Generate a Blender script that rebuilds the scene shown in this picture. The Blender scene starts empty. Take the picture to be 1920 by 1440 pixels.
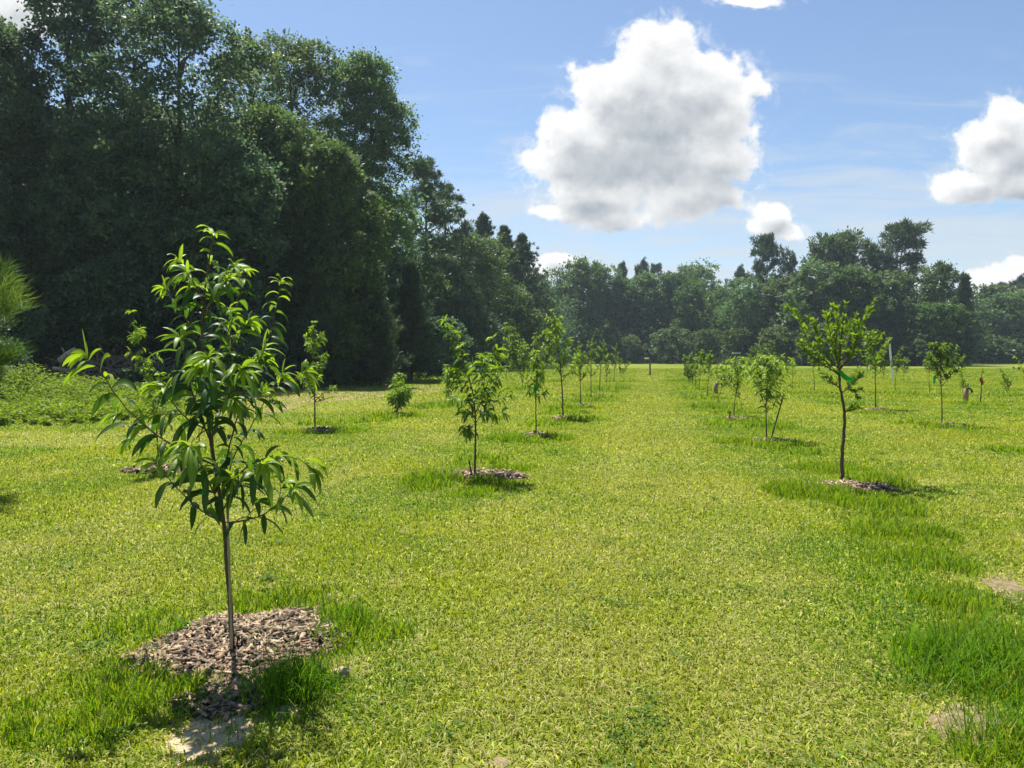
import bpy, math, random
import numpy as np
from mathutils import Vector

C = bpy.context.scene
COL = C.collection
R = math.radians

# ---------------------------------------------------------------- camera, sky, sun, exposure
FPX, CX, CY, HORIZ, CAMH = 1442.0, 960.0, 720.0, 668.0, 1.6
PITCH = math.atan((CY - HORIZ) / FPX)
cam = bpy.data.cameras.new('camera'); cam_o = bpy.data.objects.new('camera', cam); COL.objects.link(cam_o)
cam.sensor_width = 36.0; cam.lens = FPX / 1920 * 36.0
cam.clip_start = 0.05; cam.clip_end = 4000
cam_o.location = (0, 0, CAMH); cam_o.rotation_euler = (math.pi / 2 - PITCH, 0, 0)
C.camera = cam_o
C.view_settings.view_transform = 'Standard'; C.view_settings.look = 'None'
C.view_settings.gamma = 1; C.view_settings.use_curve_mapping = False
EXPOSURE = 1.04
C.view_settings.exposure = EXPOSURE
C.render.resolution_x, C.render.resolution_y = 1024, 768
try:
    C.cycles.use_denoising = True
    C.cycles.max_bounces = 8; C.cycles.diffuse_bounces = 4; C.cycles.glossy_bounces = 2
    C.cycles.transmission_bounces = 6; C.cycles.volume_bounces = 0
    C.cycles.caustics_reflective = False; C.cycles.caustics_refractive = False
    C.cycles.sample_clamp_indirect = 4
except Exception:
    pass

SUN_EL, SUN_AZ = R(64), R(-27)          # azimuth from +Y towards +X
sun_dir = Vector((math.sin(SUN_AZ) * math.cos(SUN_EL), math.cos(SUN_AZ) * math.cos(SUN_EL), math.sin(SUN_EL)))
sl = bpy.data.lights.new('sun', 'SUN'); sl.energy = 5.0; sl.angle = R(0.5); sl.color = (1, .955, .88)
so = bpy.data.objects.new('sun', sl); COL.objects.link(so)
so.rotation_euler = (-sun_dir).to_track_quat('-Z', 'Y').to_euler()
SKY_STRENGTH = 0.071
HAZE = .0003

def pxdir(px, py):
    a, b = (px - CX) / FPX, (CY - py) / FPX
    return np.array([a, math.cos(PITCH) + b * math.sin(PITCH), -math.sin(PITCH) + b * math.cos(PITCH)])
def at(px, py, Y):
    d = pxdir(px, py); d = d / d[1] * Y
    return np.array([d[0], d[1], d[2] + CAMH])
def gnd(px, py):
    d = pxdir(px, py); t = -CAMH / d[2]
    return np.array([d[0] * t, d[1] * t, 0.0])
def uw(px, py):
    d = pxdir(px, py); return d[0] / d[1], d[2] / d[1]

class NT:
    """small shader-graph writer"""
    def __init__(s, tree): s.t = tree
    def n(s, typ, **kw):
        nd = s.t.nodes.new(typ)
        for k, v in kw.items(): setattr(nd, k, v)
        return nd
    def put(s, sock, v):
        if hasattr(v, 'is_linked') or isinstance(v, bpy.types.NodeSocket): s.t.links.new(v, sock)
        else: sock.default_value = v
    def m(s, op, a, b=None, c=None, clamp=False):
        nd = s.n('ShaderNodeMath', operation=op); nd.use_clamp = clamp
        s.put(nd.inputs[0], a)
        if b is not None: s.put(nd.inputs[1], b)
        if c is not None: s.put(nd.inputs[2], c)
        return nd.outputs[0]
    def vm(s, op, a, b=None, out=0):
        nd = s.n('ShaderNodeVectorMath', operation=op)
        s.put(nd.inputs[0], a)
        if b is not None: s.put(nd.inputs[1], b)
        return nd.outputs['Value'] if op in ('LENGTH', 'DOT_PRODUCT', 'DISTANCE') else nd.outputs[0]
    def noise(s, vec, scale, detail=4, rough=.55, dist=0.0, dim='3D'):
        nd = s.n('ShaderNodeTexNoise', noise_dimensions=dim)
        s.put(nd.inputs['Vector'], vec); nd.inputs['Scale'].default_value = scale
        nd.inputs['Detail'].default_value = detail; nd.inputs['Roughness'].default_value = rough
        nd.inputs['Distortion'].default_value = dist
        return nd.outputs[0]
    def ss(s, v, lo, hi, a=0.0, b=1.0):
        nd = s.n('ShaderNodeMapRange', interpolation_type='SMOOTHSTEP')
        s.put(nd.inputs['Value'], v)
        for k, x in zip(('From Min', 'From Max', 'To Min', 'To Max'), (lo, hi, a, b)): s.put(nd.inputs[k], x)
        return nd.outputs[0]
    def mix(s, f, a, b):
        nd = s.n('ShaderNodeMix', data_type='RGBA')
        s.put(nd.inputs['Factor'], f)
        s.put([i for i in nd.inputs if i.name == 'A' and i.type == 'RGBA'][0], a)
        s.put([i for i in nd.inputs if i.name == 'B' and i.type == 'RGBA'][0], b)
        return [o for o in nd.outputs if o.type == 'RGBA'][0]
    def ramp(s, f, stops):
        nd = s.n('ShaderNodeValToRGB'); s.put(nd.inputs[0], f)
        e = nd.color_ramp.elements
        while len(e) < len(stops): e.new(0.5)
        for i, (p, c) in enumerate(stops): e[i].position = p; e[i].color = (*c, 1)
        return nd.outputs[0]

# cumulus outlines as directions in the sky: photograph pixel centre and radii of each billow
BIG = [(1245, 100, 78, 62), (1200, 150, 80, 60), (1310, 165, 90, 72), (1130, 175, 62, 60), (1230, 235, 140, 90), (1345, 215, 85, 62),
       (1415, 172, 30, 22), (1070, 245, 66, 44), (1190, 305, 160, 85), (1345, 300, 70, 60), (1045, 300, 66, 42), (1120, 355, 110, 45),
       (1280, 372, 110, 42), (1345, 374, 50, 30), (1150, 400, 72, 32), (1050, 395, 50, 20),
       (1456, 406, 34, 24), (1444, 430, 42, 18), (1482, 432, 30, 15),
       (1890, 232, 62, 38), (1860, 262, 66, 44), (1910, 290, 90, 50), (1826, 345, 66, 28), (1895, 350, 105, 28),
       (1040, 486, 40, 16), (1015, 508, 52, 18), (1880, 520, 55, 24), (1835, 548, 50, 16), (1925, 500, 40, 30),
       (1405, 4, 60, 11), (20, 10, 150, 60)]
w = bpy.data.worlds.new('World'); C.world = w; w.use_nodes = True
wt = w.node_tree; wt.nodes.clear(); N = NT(wt)
# density group
g = bpy.data.node_groups.new('cloud_density', 'ShaderNodeTree')
g.interface.new_socket('P', in_out='INPUT', socket_type='NodeSocketVector')
g.interface.new_socket('D', in_out='OUTPUT', socket_type='NodeSocketFloat')
G = NT(g); gi = g.nodes.new('NodeGroupInput'); go = g.nodes.new('NodeGroupOutput')
P0 = gi.outputs[0]
wn = G.n('ShaderNodeTexNoise'); G.put(wn.inputs['Vector'], P0); wn.inputs['Scale'].default_value = 11; wn.inputs['Detail'].default_value = 3
warp = G.vm('MULTIPLY', G.vm('SUBTRACT', wn.outputs['Color'], (0.5, 0.5, 0.5)), (0.045, 0.045, 0.0))
PW = G.vm('ADD', P0, warp)
acc = None
for (x, y, rx, ry) in BIG:
    u, v = uw(x, y)
    d = G.vm('MULTIPLY', G.vm('SUBTRACT', PW, (u, v, 0)), (FPX / rx / 1.12, FPX / ry / 1.12, 0))
    h = G.m('SUBTRACT', 1.0, G.vm('LENGTH', d))
    acc = h if acc is None else G.m('SMOOTH_MAX', acc, h, 0.25)
n1 = G.noise(P0, 15, 9, .56)
n2 = G.noise(P0, 46, 7, .62)
hh = G.m('ADD', acc, G.m('MULTIPLY', G.m('SUBTRACT', n1, .5), 1.7))
hh = G.m('ADD', hh, G.m('MULTIPLY', G.m('SUBTRACT', n2, .5), .8))
G.t.links.new(hh, go.inputs[0])
tc = N.n('ShaderNodeTexCoord')
sep = N.n('ShaderNodeSeparateXYZ'); wt.links.new(tc.outputs['Generated'], sep.inputs[0])
yy = N.m('MAXIMUM', sep.outputs['Y'], 0.05)
U, W = N.m('DIVIDE', sep.outputs['X'], yy), N.m('DIVIDE', sep.outputs['Z'], yy)
cb = N.n('ShaderNodeCombineXYZ'); N.put(cb.inputs[0], U); N.put(cb.inputs[1], W); PV = cb.outputs[0]
def dens(off):
    gn = N.n('ShaderNodeGroup'); gn.node_tree = g
    N.put(gn.inputs[0], N.vm('ADD', PV, (off[0], off[1], 0)) if off else PV)
    return gn.outputs[0]
d0, d1, d2 = dens(None), dens((-.006, .016)), dens((-.02, .055))
front = N.ss(sep.outputs['Y'], .08, .25)
alpha = N.m('MULTIPLY', N.m('MAXIMUM', N.ss(d0, -.06, .27), N.m('MULTIPLY', N.m('MULTIPLY', N.ss(d0, -.5, .12), N.ss(N.noise(PV, 30, 9, .66, 1.2), .47, .68)), .5)), front)
thick = N.m('ADD', N.m('ADD', N.m('MULTIPLY', N.m('MAXIMUM', d0, 0), .30), N.m('MULTIPLY', N.m('MAXIMUM', d1, 0), .45)), N.m('MULTIPLY', N.m('MAXIMUM', d2, 0), .45))
shade = None
for (x, y, rx, ry, a_) in [(1235, 222, 150, 66, .85), (1160, 318, 165, 66, .95), (1130, 400, 90, 30, .6), (1330, 350, 110, 50, .55), (1450, 430, 60, 24, .5), (1880, 290, 90, 40, .6), (1890, 358, 110, 24, .6), (1090, 300, 60, 40, .5), (1040, 500, 50, 16, .5)]:
    u, v = uw(x, y)     # the thick, shadowed bellies of the billows
    d = N.vm('MULTIPLY', N.vm('SUBTRACT', PV, (u, v, 0)), (FPX / rx, FPX / ry, 0))
    h = N.m('MULTIPLY', N.ss(N.m('SUBTRACT', N.m('ADD', 1.0, N.m('MULTIPLY', N.m('SUBTRACT', N.noise(PV, 17, 6, .55), .5), 1.6)), N.vm('LENGTH', d)), 0, .9), a_)
    shade = h if shade is None else N.m('MAXIMUM', shade, h)
thick = N.m('ADD', N.m('MULTIPLY', thick, .72), N.m('MULTIPLY', shade, 1.0))
lit = N.m('ADD', N.m('POWER', 2.718, N.m('MULTIPLY', thick, -1.25)), N.m('MULTIPLY', N.m('SUBTRACT', d0, d1), .32))
K = 1.0 / (SKY_STRENGTH * 2 ** EXPOSURE)
ccol = N.mix(N.m('MULTIPLY', lit, 1.15, clamp=True), (.40 * K, .45 * K, .50 * K, 1), (1.02 * K, 1.02 * K, 1.02 * K, 1))
sky = N.n('ShaderNodeTexSky'); sky.sky_type = 'NISHITA'; sky.sun_disc = False
sky.sun_elevation = SUN_EL; sky.sun_rotation = SUN_AZ; sky.air_density = 1.0; sky.dust_density = 0.5; sky.ozone_density = 3.0; sky.altitude = 50
# thin streaks of high cloud, whiter towards the horizon
st = N.n('ShaderNodeCombineXYZ'); N.put(st.inputs[0], N.m('MULTIPLY', U, 2.2)); N.put(st.inputs[1], N.m('MULTIPLY', W, 13)); st.inputs[2].default_value = 3.7
s1 = N.noise(st.outputs[0], 1.9, 8, .62, .9)
elevf = N.ss(W, .0, .46, 1, 0)
strk = N.m('MULTIPLY', N.ss(N.m('ADD', s1, N.m('MULTIPLY', elevf, .32)), .54, .84), N.m('POWER', elevf, .5), clamp=True)
strk = N.m('MULTIPLY', strk, N.m('MULTIPLY', front, .85))
base = N.mix(strk, sky.outputs[0], (.70 * K, .76 * K, .82 * K, 1))
full = N.mix(alpha, base, ccol)
bg = N.n('ShaderNodeBackground'); bg.inputs['Strength'].default_value = SKY_STRENGTH
wt.links.new(full, bg.inputs['Color'])
wo = N.n('ShaderNodeOutputWorld'); wt.links.new(bg.outputs[0], wo.inputs[0])

# ---------------------------------------------------------------- helpers
def norm(v):
    return v / np.maximum(np.linalg.norm(v, axis=-1, keepdims=True), 1e-9)
def tag(o, label=None, cat=None, group=None, kind=None):
    if label: o['label'] = label
    if cat: o['category'] = cat
    if group: o['group'] = group
    if kind: o['kind'] = kind
    return o
def empty(name, loc, label, cat, group=None):
    o = bpy.data.objects.new(name, None); COL.objects.link(o); o.location = loc
    o.empty_display_size = .2
    return tag(o, label, cat, group)

class Geo:
    """collects vertices, quads and triangles, with per-vertex values"""
    def __init__(s): s.V, s.Q, s.T, s.A, s.n = [], [], [], [], 0
    def add(s, V, Q=None, T=None, a=0.5):
        V = np.asarray(V, float).reshape(-1, 3)
        if Q is not None and len(Q): s.Q.append(np.asarray(Q, np.int64).reshape(-1, 4) + s.n)
        if T is not None and len(T): s.T.append(np.asarray(T, np.int64).reshape(-1, 3) + s.n)
        a = np.asarray(a, float)
        if a.ndim == 0: a = np.full(len(V), float(a))
        if a.ndim == 1: a = np.repeat(a[:, None], 3, 1)
        s.V.append(V); s.A.append(a); s.n += len(V); return s
    def mesh(s, name, mat, smooth=False):
        me = bpy.data.meshes.new(name)
        if s.n == 0: return me
        V = np.concatenate(s.V); A = np.concatenate(s.A)
        Q = np.concatenate(s.Q) if s.Q else np.zeros((0, 4), np.int64)
        T = np.concatenate(s.T) if s.T else np.zeros((0, 3), np.int64)
        me.vertices.add(len(V)); me.vertices.foreach_set('co', V.astype(np.float32).ravel())
        nl = len(Q) * 4 + len(T) * 3
        me.loops.add(nl); me.loops.foreach_set('vertex_index', np.concatenate([Q.ravel(), T.ravel()]).astype(np.int32))
        me.polygons.add(len(Q) + len(T))
        starts = np.concatenate([np.arange(len(Q)) * 4, len(Q) * 4 + np.arange(len(T)) * 3]).astype(np.int32)
        tot = np.concatenate([np.full(len(Q), 4), np.full(len(T), 3)]).astype(np.int32)
        me.polygons.foreach_set('loop_start', starts); me.polygons.foreach_set('loop_total', tot)
        if smooth: me.polygons.foreach_set('use_smooth', np.ones(len(tot), bool))
        at_ = me.attributes.new('tint', 'FLOAT_COLOR', 'POINT')
        at_.data.foreach_set('color', np.concatenate([A, np.ones((len(A), 1))], 1).astype(np.float32).ravel())
        me.update(calc_edges=True); me.validate()
        me.materials.append(mat)
        return me
    def obj(s, name, mat, parent=None, smooth=False):
        return link(name, s.mesh(name, mat, smooth), parent)
def link(name, me, parent=None, loc=None):
    o = bpy.data.objects.new(name, me); COL.objects.link(o)
    if parent is not None: o.parent = parent
    if loc is not None: o.location = loc
    return o

def add_tube(geo, pts, rad, k=6, a=.5, cap=True):
    pts = np.asarray(pts, float); n = len(pts); rad = np.broadcast_to(np.asarray(rad, float), (n,))
    T = norm(np.gradient(pts, axis=0))
    mt = T.mean(0); ref = np.array([1., 0, 0]) if abs(mt[0]) < .8 * np.linalg.norm(mt) else np.array([0, 1., 0])
    S = norm(np.cross(T, ref)); B = np.cross(T, S)
    ang = np.arange(k) / k * 2 * np.pi
    V = pts[:, None] + rad[:, None, None] * (np.cos(ang)[None, :, None] * S[:, None] + np.sin(ang)[None, :, None] * B[:, None])
    i = np.arange(n - 1)[:, None] * k; j = np.arange(k)[None]; jn = (j + 1) % k
    Q = np.stack([i + j, i + jn, i + k + jn, i + k + j], -1).reshape(-1, 4)
    geo.add(V.reshape(-1, 3), Q, a=a)
    if cap and rad[-1] > .004:
        m = geo.n; geo.add(np.concatenate([V[-1], pts[-1:] + T[-1:] * rad[-1] * .15]), T=np.stack([np.arange(k), (np.arange(k) + 1) % k, np.full(k, k)], -1), a=a)
def add_box(geo, c, s, rot=0.0, a=.5, bev=0.0, tilt=None):
    """box with chamfered vertical and top edges; c is the centre"""
    hx, hy, hz = np.array(s) / 2.0; b = min(bev, hx * .6, hy * .6, hz * .6)
    def ring(ix, iy, z):
        r = [(-ix + b, -iy), (ix - b, -iy), (ix, -iy + b), (ix, iy - b), (ix - b, iy), (-ix + b, iy), (-ix, iy - b), (-ix, -iy + b)]
        return [(x, y, z) for x, y in r]
    V = ring(hx, hy, -hz) + ring(hx, hy, hz - b) + ring(hx - b, hy - b, hz)
    V = np.array(V)
    if tilt is not None: V = V @ np.array(tilt)
    cs, sn = math.cos(rot), math.sin(rot)
    V = np.stack([V[:, 0] * cs - V[:, 1] * sn, V[:, 0] * sn + V[:, 1] * cs, V[:, 2]], 1) + np.array(c)
    Q = []
    for r in (0, 8):
        for j in range(8): Q.append([r + j, r + (j + 1) % 8, r + 8 + (j + 1) % 8, r + 8 + j])
    Q += [[16, 17, 18, 19], [16, 19, 20, 23], [20, 21, 22, 23], [0, 3, 2, 1], [0, 7, 4, 3], [4, 7, 6, 5]]
    geo.add(V, Q, a=a)
def add_quads(geo, pos, ax, side, L, Wd, a):
    """one pointed leaf (a kinked diamond of two triangles-pairs) per row"""
    n = len(pos); L = np.broadcast_to(L, (n,))[:, None]; Wd = np.broadcast_to(Wd, (n,))[:, None]
    V = np.stack([pos, pos + ax * L * .5 + side * Wd * .5, pos + ax * L, pos + ax * L * .5 - side * Wd * .5], 1)
    a = np.asarray(a); a = np.repeat(a, 4) if a.ndim == 1 else np.repeat(a, 4, 0)
    geo.add(V.reshape(-1, 3), np.arange(n * 4).reshape(-1, 4), a=a)
def rdir(rng, n, up=0.0):
    v = rng.normal(size=(n, 3)); v = norm(v); v[:, 2] += up; return norm(v)
def perp(rng, d):
    return norm(np.cross(d, rng.normal(size=d.shape)))

_lat = {}
def vnoise(x, y, scale, seed=0):
    """smooth 2-D value noise in 0..1"""
    if seed not in _lat: _lat[seed] = np.random.default_rng(900 + seed).random((128, 128))
    L = _lat[seed]; x = np.asarray(x) / scale + 1000; y = np.asarray(y) / scale + 1000
    xi = np.floor(x).astype(int); yi = np.floor(y).astype(int); fx = x - xi; fy = y - yi
    fx = fx * fx * (3 - 2 * fx); fy = fy * fy * (3 - 2 * fy)
    g_ = lambda i, j: L[i % 128, j % 128]
    return (g_(xi, yi) * (1 - fx) + g_(xi + 1, yi) * fx) * (1 - fy) + (g_(xi, yi + 1) * (1 - fx) + g_(xi + 1, yi + 1) * fx) * fy

# ---------------------------------------------------------------- materials
def new_mat(name):
    m = bpy.data.materials.new(name); m.use_nodes = True; m.node_tree.nodes.clear(); return m, NT(m.node_tree)
def leaf_mat(name, stops, trans=.45, tboost=(1.25, 1.2, .55), rough=.42, spec=.4, vary=0.0, rgb=False):
    m, n = new_mat(name)
    a = n.n('ShaderNodeAttribute', attribute_name='tint')
    c = a.outputs['Color'] if rgb else n.ramp(a.outputs['Fac'], stops)
    if vary:
        oi = n.n('ShaderNodeObjectInfo')
        hs = n.n('ShaderNodeHueSaturation')
        n.put(hs.inputs['Hue'], n.m('ADD', .5, n.m('MULTIPLY', n.m('SUBTRACT', oi.outputs['Random'], .5), .05 * vary)))
        n.put(hs.inputs['Value'], n.m('ADD', 1.0, n.m('MULTIPLY', n.m('SUBTRACT', oi.outputs['Random'], .45), .8 * vary)))
        n.put(hs.inputs['Color'], c); c = hs.outputs[0]
    p = n.n('ShaderNodeBsdfPrincipled'); n.put(p.inputs['Base Color'], c)
    p.inputs['Roughness'].default_value = rough; p.inputs['Specular IOR Level'].default_value = spec
    t = n.n('ShaderNodeBsdfTranslucent')
    n.put(t.inputs['Color'], n.vm('MULTIPLY', c, tboost))
    mx = n.n('ShaderNodeMixShader'); mx.inputs[0].default_value = trans
    n.t.links.new(p.outputs[0], mx.inputs[1]); n.t.links.new(t.outputs[0], mx.inputs[2])
    o = n.n('ShaderNodeOutputMaterial'); n.t.links.new(mx.outputs[0], o.inputs[0]); return m
def solid_mat(name, c1, c2, scale=8, rough=.8, spec=.3, stretch=(1, 1, 1), bump=.3, tintmul=False, metal=0.0):
    m, n = new_mat(name)
    tcd = n.n('ShaderNodeTexCoord'); v = n.vm('MULTIPLY', tcd.outputs['Object'], stretch)
    f = n.noise(v, scale, 6, .6); f = n.ss(f, .3, .7)
    c = n.mix(f, (*c1, 1), (*c2, 1))
    if tintmul:
        a = n.n('ShaderNodeAttribute', attribute_name='tint'); c = n.vm('MULTIPLY', c, n.vm('MULTIPLY', a.outputs['Color'], (2, 2, 2)))
    p = n.n('ShaderNodeBsdfPrincipled'); n.put(p.inputs['Base Color'], c)
    p.inputs['Roughness'].default_value = rough; p.inputs['Specular IOR Level'].default_value = spec; p.inputs['Metallic'].default_value = metal
    if bump:
        b = n.n('ShaderNodeBump'); b.inputs['Strength'].default_value = bump; b.inputs['Distance'].default_value = .02
        n.put(b.inputs['Height'], f); n.t.links.new(b.outputs[0], p.inputs['Normal'])
    o = n.n('ShaderNodeOutputMaterial'); n.t.links.new(p.outputs[0], o.inputs[0]); return m

M = {}
M['forest'] = leaf_mat('forest_leaves', [(0, (.026, .056, .026)), (.5, (.055, .102, .037)), (1, (.125, .185, .055))], .44, (1.15, 1.2, .7), .5, .18, .7)
M['far'] = leaf_mat('far_leaves', [(0, (.030, .058, .022)), (.5, (.065, .11, .034)), (1, (.14, .20, .055))], .46, (1.15, 1.2, .65), .5, .15, .7)
M['forest'] = leaf_mat('edge_forest_leaves', [(0, (.040, .080, .050)), (.5, (.085, .145, .078)), (1, (.16, .235, .11))], .48, (1.15, 1.2, .85), .5, .2, .6)
M['forest_pale'] = leaf_mat('pale_forest_leaves', [(0, (.04, .076, .034)), (.5, (.085, .14, .05)), (1, (.16, .22, .075))], .46, (1.15, 1.2, .7), .5, .18, .6)
M['pine'] = leaf_mat('pine_needles', [(0, (.034, .062, .040)), (.5, (.062, .10, .056)), (1, (.12, .16, .075))], .35, (1.1, 1.15, .6), .5, .3, .4)
M['pine_young'] = leaf_mat('young_pine_needles', [(0, (.04, .09, .02)), (.5, (.08, .14, .03)), (1, (.15, .22, .045))], .42, (1.2, 1.2, .6), .5, .3)
M['peach'] = leaf_mat('peach_leaves', [(0, (.022, .062, .018)), (.4, (.05, .115, .02)), (1, (.21, .32, .03))], .5, (1.5, 1.45, .5), .45, .32)
M['plum'] = leaf_mat('plum_leaves', [(0, (.045, .09, .02)), (.5, (.10, .17, .028)), (1, (.17, .27, .035))], .52, (1.4, 1.35, .5), .48, .28)
M['grass'] = leaf_mat('grass_blades', None, .5, (1.2, 1.18, .5), .5, .14, rgb=True)
M['weeds'] = leaf_mat('weed_leaves', [(0, (.08, .15, .012)), (.5, (.17, .26, .02)), (1, (.27, .34, .05))], .5, (1.25, 1.2, .6), .5, .2)
M['bark'] = solid_mat('bark', (.085, .062, .045), (.17, .135, .10), 30, .85, .2, (1, 1, .25), .5)
M['bark_dark'] = solid_mat('dark_bark', (.045, .036, .028), (.11, .088, .066), 5, .9, .15, (1, 1, .2), .6)
M['twig'] = solid_mat('twig_bark', (.06, .045, .03), (.13, .09, .06), 40, .7, .3, (1, 1, .3), .3)
M['bamboo'] = solid_mat('bamboo', (.30, .24, .14), (.40, .33, .2), 14, .5, .4, (1, 1, .4), .1)
M['mulch'] = solid_mat('mulch_chips', (.165, .115, .072), (.30, .23, .155), 25, .8, .25, (1, 1, 1), .3, True)
M['sand'] = solid_mat('sand', (.33, .255, .155), (.47, .38, .255), 26, .95, .1, (1, 1, 1), .08)
M['soil'] = solid_mat('dry_soil', (.17, .145, .06), (.27, .21, .115), 3, .95, .1, (1, 1, 1), .05)
M['sand_soil'] = solid_mat('sandy_soil', (.125, .10, .05), (.23, .18, .105), 14, .95, .1, (1, 1, 1), .06)
M['wood'] = solid_mat('post_wood', (.22, .15, .095), (.34, .25, .165), 9, .8, .2, (3, 3, .4), .3)
M['grey_wood'] = solid_mat('weathered_wood', (.12, .088, .064), (.25, .19, .14), 6, .85, .2, (2, 2, .4), .4, True)
M['black'] = solid_mat('black_plastic', (.012, .012, .013), (.022, .022, .024), 12, .45, .5, (1, 1, 1), .05)
M['white'] = solid_mat('white_plastic', (.74, .74, .72), (.82, .82, .80), 5, .45, .4, (1, 1, .2), .05)
M['tape'] = leaf_mat('green_tape', [(0, (.02, .42, .06)), (1, (.03, .5, .08))], .4, (1, 1, 1), .35, .5)
M['red'] = leaf_mat('red_tape', [(0, (.35, .05, .04)), (1, (.42, .08, .06))], .3, (1, 1, 1), .4, .4)
M['metal'] = solid_mat('galvanised_wire', (.3, .3, .3), (.42, .42, .42), 20, .4, .5, (1, 1, 1), 0, False, .8)

# ground: one sheet, colour by soil and thatch noise
m, n = new_mat('ground')
tcd = n.n('ShaderNodeTexCoord'); v = tcd.outputs['Object']
big, mid, fine = n.noise(v, .11, 5, .6), n.noise(v, .8, 6, .65), n.noise(v, 22, 5, .7)
c = n.mix(n.ss(big, .35, .65), (.115, .152, .010, 1), (.16, .19, .015, 1))
c = n.mix(n.m('MULTIPLY', n.ss(mid, .5, .75), .5), c, (.21, .2, .065, 1))
c = n.mix(n.m('MULTIPLY', n.ss(fine, .45, .75), .35), c, (.075, .09, .018, 1))
p = n.n('ShaderNodeBsdfPrincipled'); n.put(p.inputs['Base Color'], c); p.inputs['Roughness'].default_value = .9; p.inputs['Specular IOR Level'].default_value = .1
b = n.n('ShaderNodeBump'); b.inputs['Strength'].default_value = .6; b.inputs['Distance'].default_value = .03
n.put(b.inputs['Height'], fine); n.t.links.new(b.outputs[0], p.inputs['Normal'])
o = n.n('ShaderNodeOutputMaterial'); n.t.links.new(p.outputs[0], o.inputs[0]); M['ground'] = m

# ---------------------------------------------------------------- ground
gg = Geo(); xs = np.linspace(-480, 480, 41); ys = np.linspace(-60, 620, 41)
X, Y = np.meshgrid(xs, ys); i = np.arange(40)[:, None] * 41 + np.arange(40)[None]
gg.add(np.stack([X.ravel(), Y.ravel(), np.zeros(X.size)], 1), np.stack([i, i + 1, i + 42, i + 41], -1).reshape(-1, 4))
tag(gg.obj('ground', M['ground']), kind='structure')

# ---------------------------------------------------------------- humid summer air
hz = Geo(); add_box(hz, (0, 280, 14.25), (1000, 720, 30.5)); m, n = new_mat('haze')
pv = n.n('ShaderNodeVolumePrincipled'); pv.inputs['Color'].default_value = (.72, .88, 1, 1); pv.inputs['Density'].default_value = HAZE; pv.inputs['Anisotropy'].default_value = .35
o = n.n('ShaderNodeOutputMaterial'); n.t.links.new(pv.outputs[0], o.inputs['Volume'])
tag(hz.obj('haze', m), 'thin humid haze over the lawn and trees', 'haze', kind='stuff')

# ---------------------------------------------------------------- forest tree builders (unit: metres, base at the origin)
def broadleaf(rng, H, Wd, nleaf, leaf=.2, base=.16, mat='forest', nlobe=34, lean=(0, 0), skirt=.9, lobe=.19, top=None, fill=.8):
    """trunk with limbs that reach out to overlapping leafy billows; returns (trunk mesh, crown mesh)"""
    cr, tr = Geo(), Geo()
    zb = H * base; lob = []
    for k in range(nlobe):
        z = zb + (H - zb) * (k + rng.random()) / nlobe
        t = (z - zb) / (H - zb)
        prof = (max(0.0, 1 - abs((t - .42) / .62) ** 2.4)) ** .5
        if t < .42: prof = max(prof, skirt * .85)
        r = Wd / 2 * lobe / .17 * (.16 + .30 * rng.random() ** 1.4)
        rad = max(0, Wd / 2 * prof * (.86 + .3 * rng.random()) - r * .5) * math.sqrt(rng.random() * .8 + .2)
        an = k * 2.399 + rng.normal() * .5
        lob.append((lean[0] * t + rad * math.cos(an), lean[1] * t + rad * math.sin(an), min(z, H - r * .75), r))
    for q_ in range(4): lob.append((lean[0] + rng.normal() * Wd * .09, lean[1] + rng.normal() * Wd * .09, H * (1 - .015 * q_) - Wd * .09, Wd * .085))
    lob = np.array(lob)
    wts = lob[:, 3] ** 2; wts /= wts.sum()
    ncl = nleaf // 26
    li = rng.choice(len(lob), ncl, p=wts)
    d = rdir(rng, ncl, .42); rr = lob[li, 3] * (fill + (1.06 - fill) * rng.random(ncl) ** .7) * np.where(rng.random(ncl) < .12, 1.1 + .35 * rng.random(ncl), 1)
    cp = lob[li, :3] + d * rr[:, None] * np.array([1.05, 1.05, .82])
    cs = min(.40, Wd * .032) * (.45 + 1.1 * rng.random(ncl)); ct = rng.normal(.5, .17, ncl)
    ci = np.repeat(np.arange(ncl), 26); n_ = len(ci)
    pos = cp[ci] + rng.normal(size=(n_, 3)) * cs[ci][:, None] * np.array([1, 1, .7])
    ax = norm(d[ci] * .6 + rdir(rng, n_) + np.array([0, 0, -.15])); sd = norm(np.cross(ax, rdir(rng, n_, 1.2)))
    L = leaf * (.6 + .8 * rng.random(n_))
    add_quads(cr, pos, ax, sd, L, L * .62, np.clip(ct[ci] + rng.normal(0, .14, n_), 0, 1))
    # trunk and limbs
    zz = np.linspace(0, H * .9, 9); wob = rng.normal(0, Wd * .012, (9, 2)).cumsum(0); wob[0] = 0
    tp = np.stack([wob[:, 0] + lean[0] * zz / H, wob[:, 1] + lean[1] * zz / H, zz], 1)
    r0 = .016 * H
    add_tube(tr, tp, r0 * (1 - .85 * zz / zz[-1]) * np.where(zz < 1, 1.15, 1), 8)
    for q in lob[rng.permutation(len(lob))[:16]]:
        s = np.clip(q[2] - np.hypot(q[0], q[1]) * .7, zb * .6, H * .8)
        st_ = np.array([np.interp(s, zz, tp[:, 0]), np.interp(s, zz, tp[:, 1]), s]); e = q[:3]
        mid_ = (st_ + e) / 2 + rng.normal(0, .04 * Wd, 3)
        add_tube(tr, [st_, (st_ + mid_) / 2 + [0, 0, .02 * H], mid_, e], np.array([.45, .32, .2, .06]) * r0 * (1 - .5 * s / H), 5)
    return tr.mesh('trunk', M['bark_dark'], True), cr.mesh('crown', M[mat])

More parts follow.
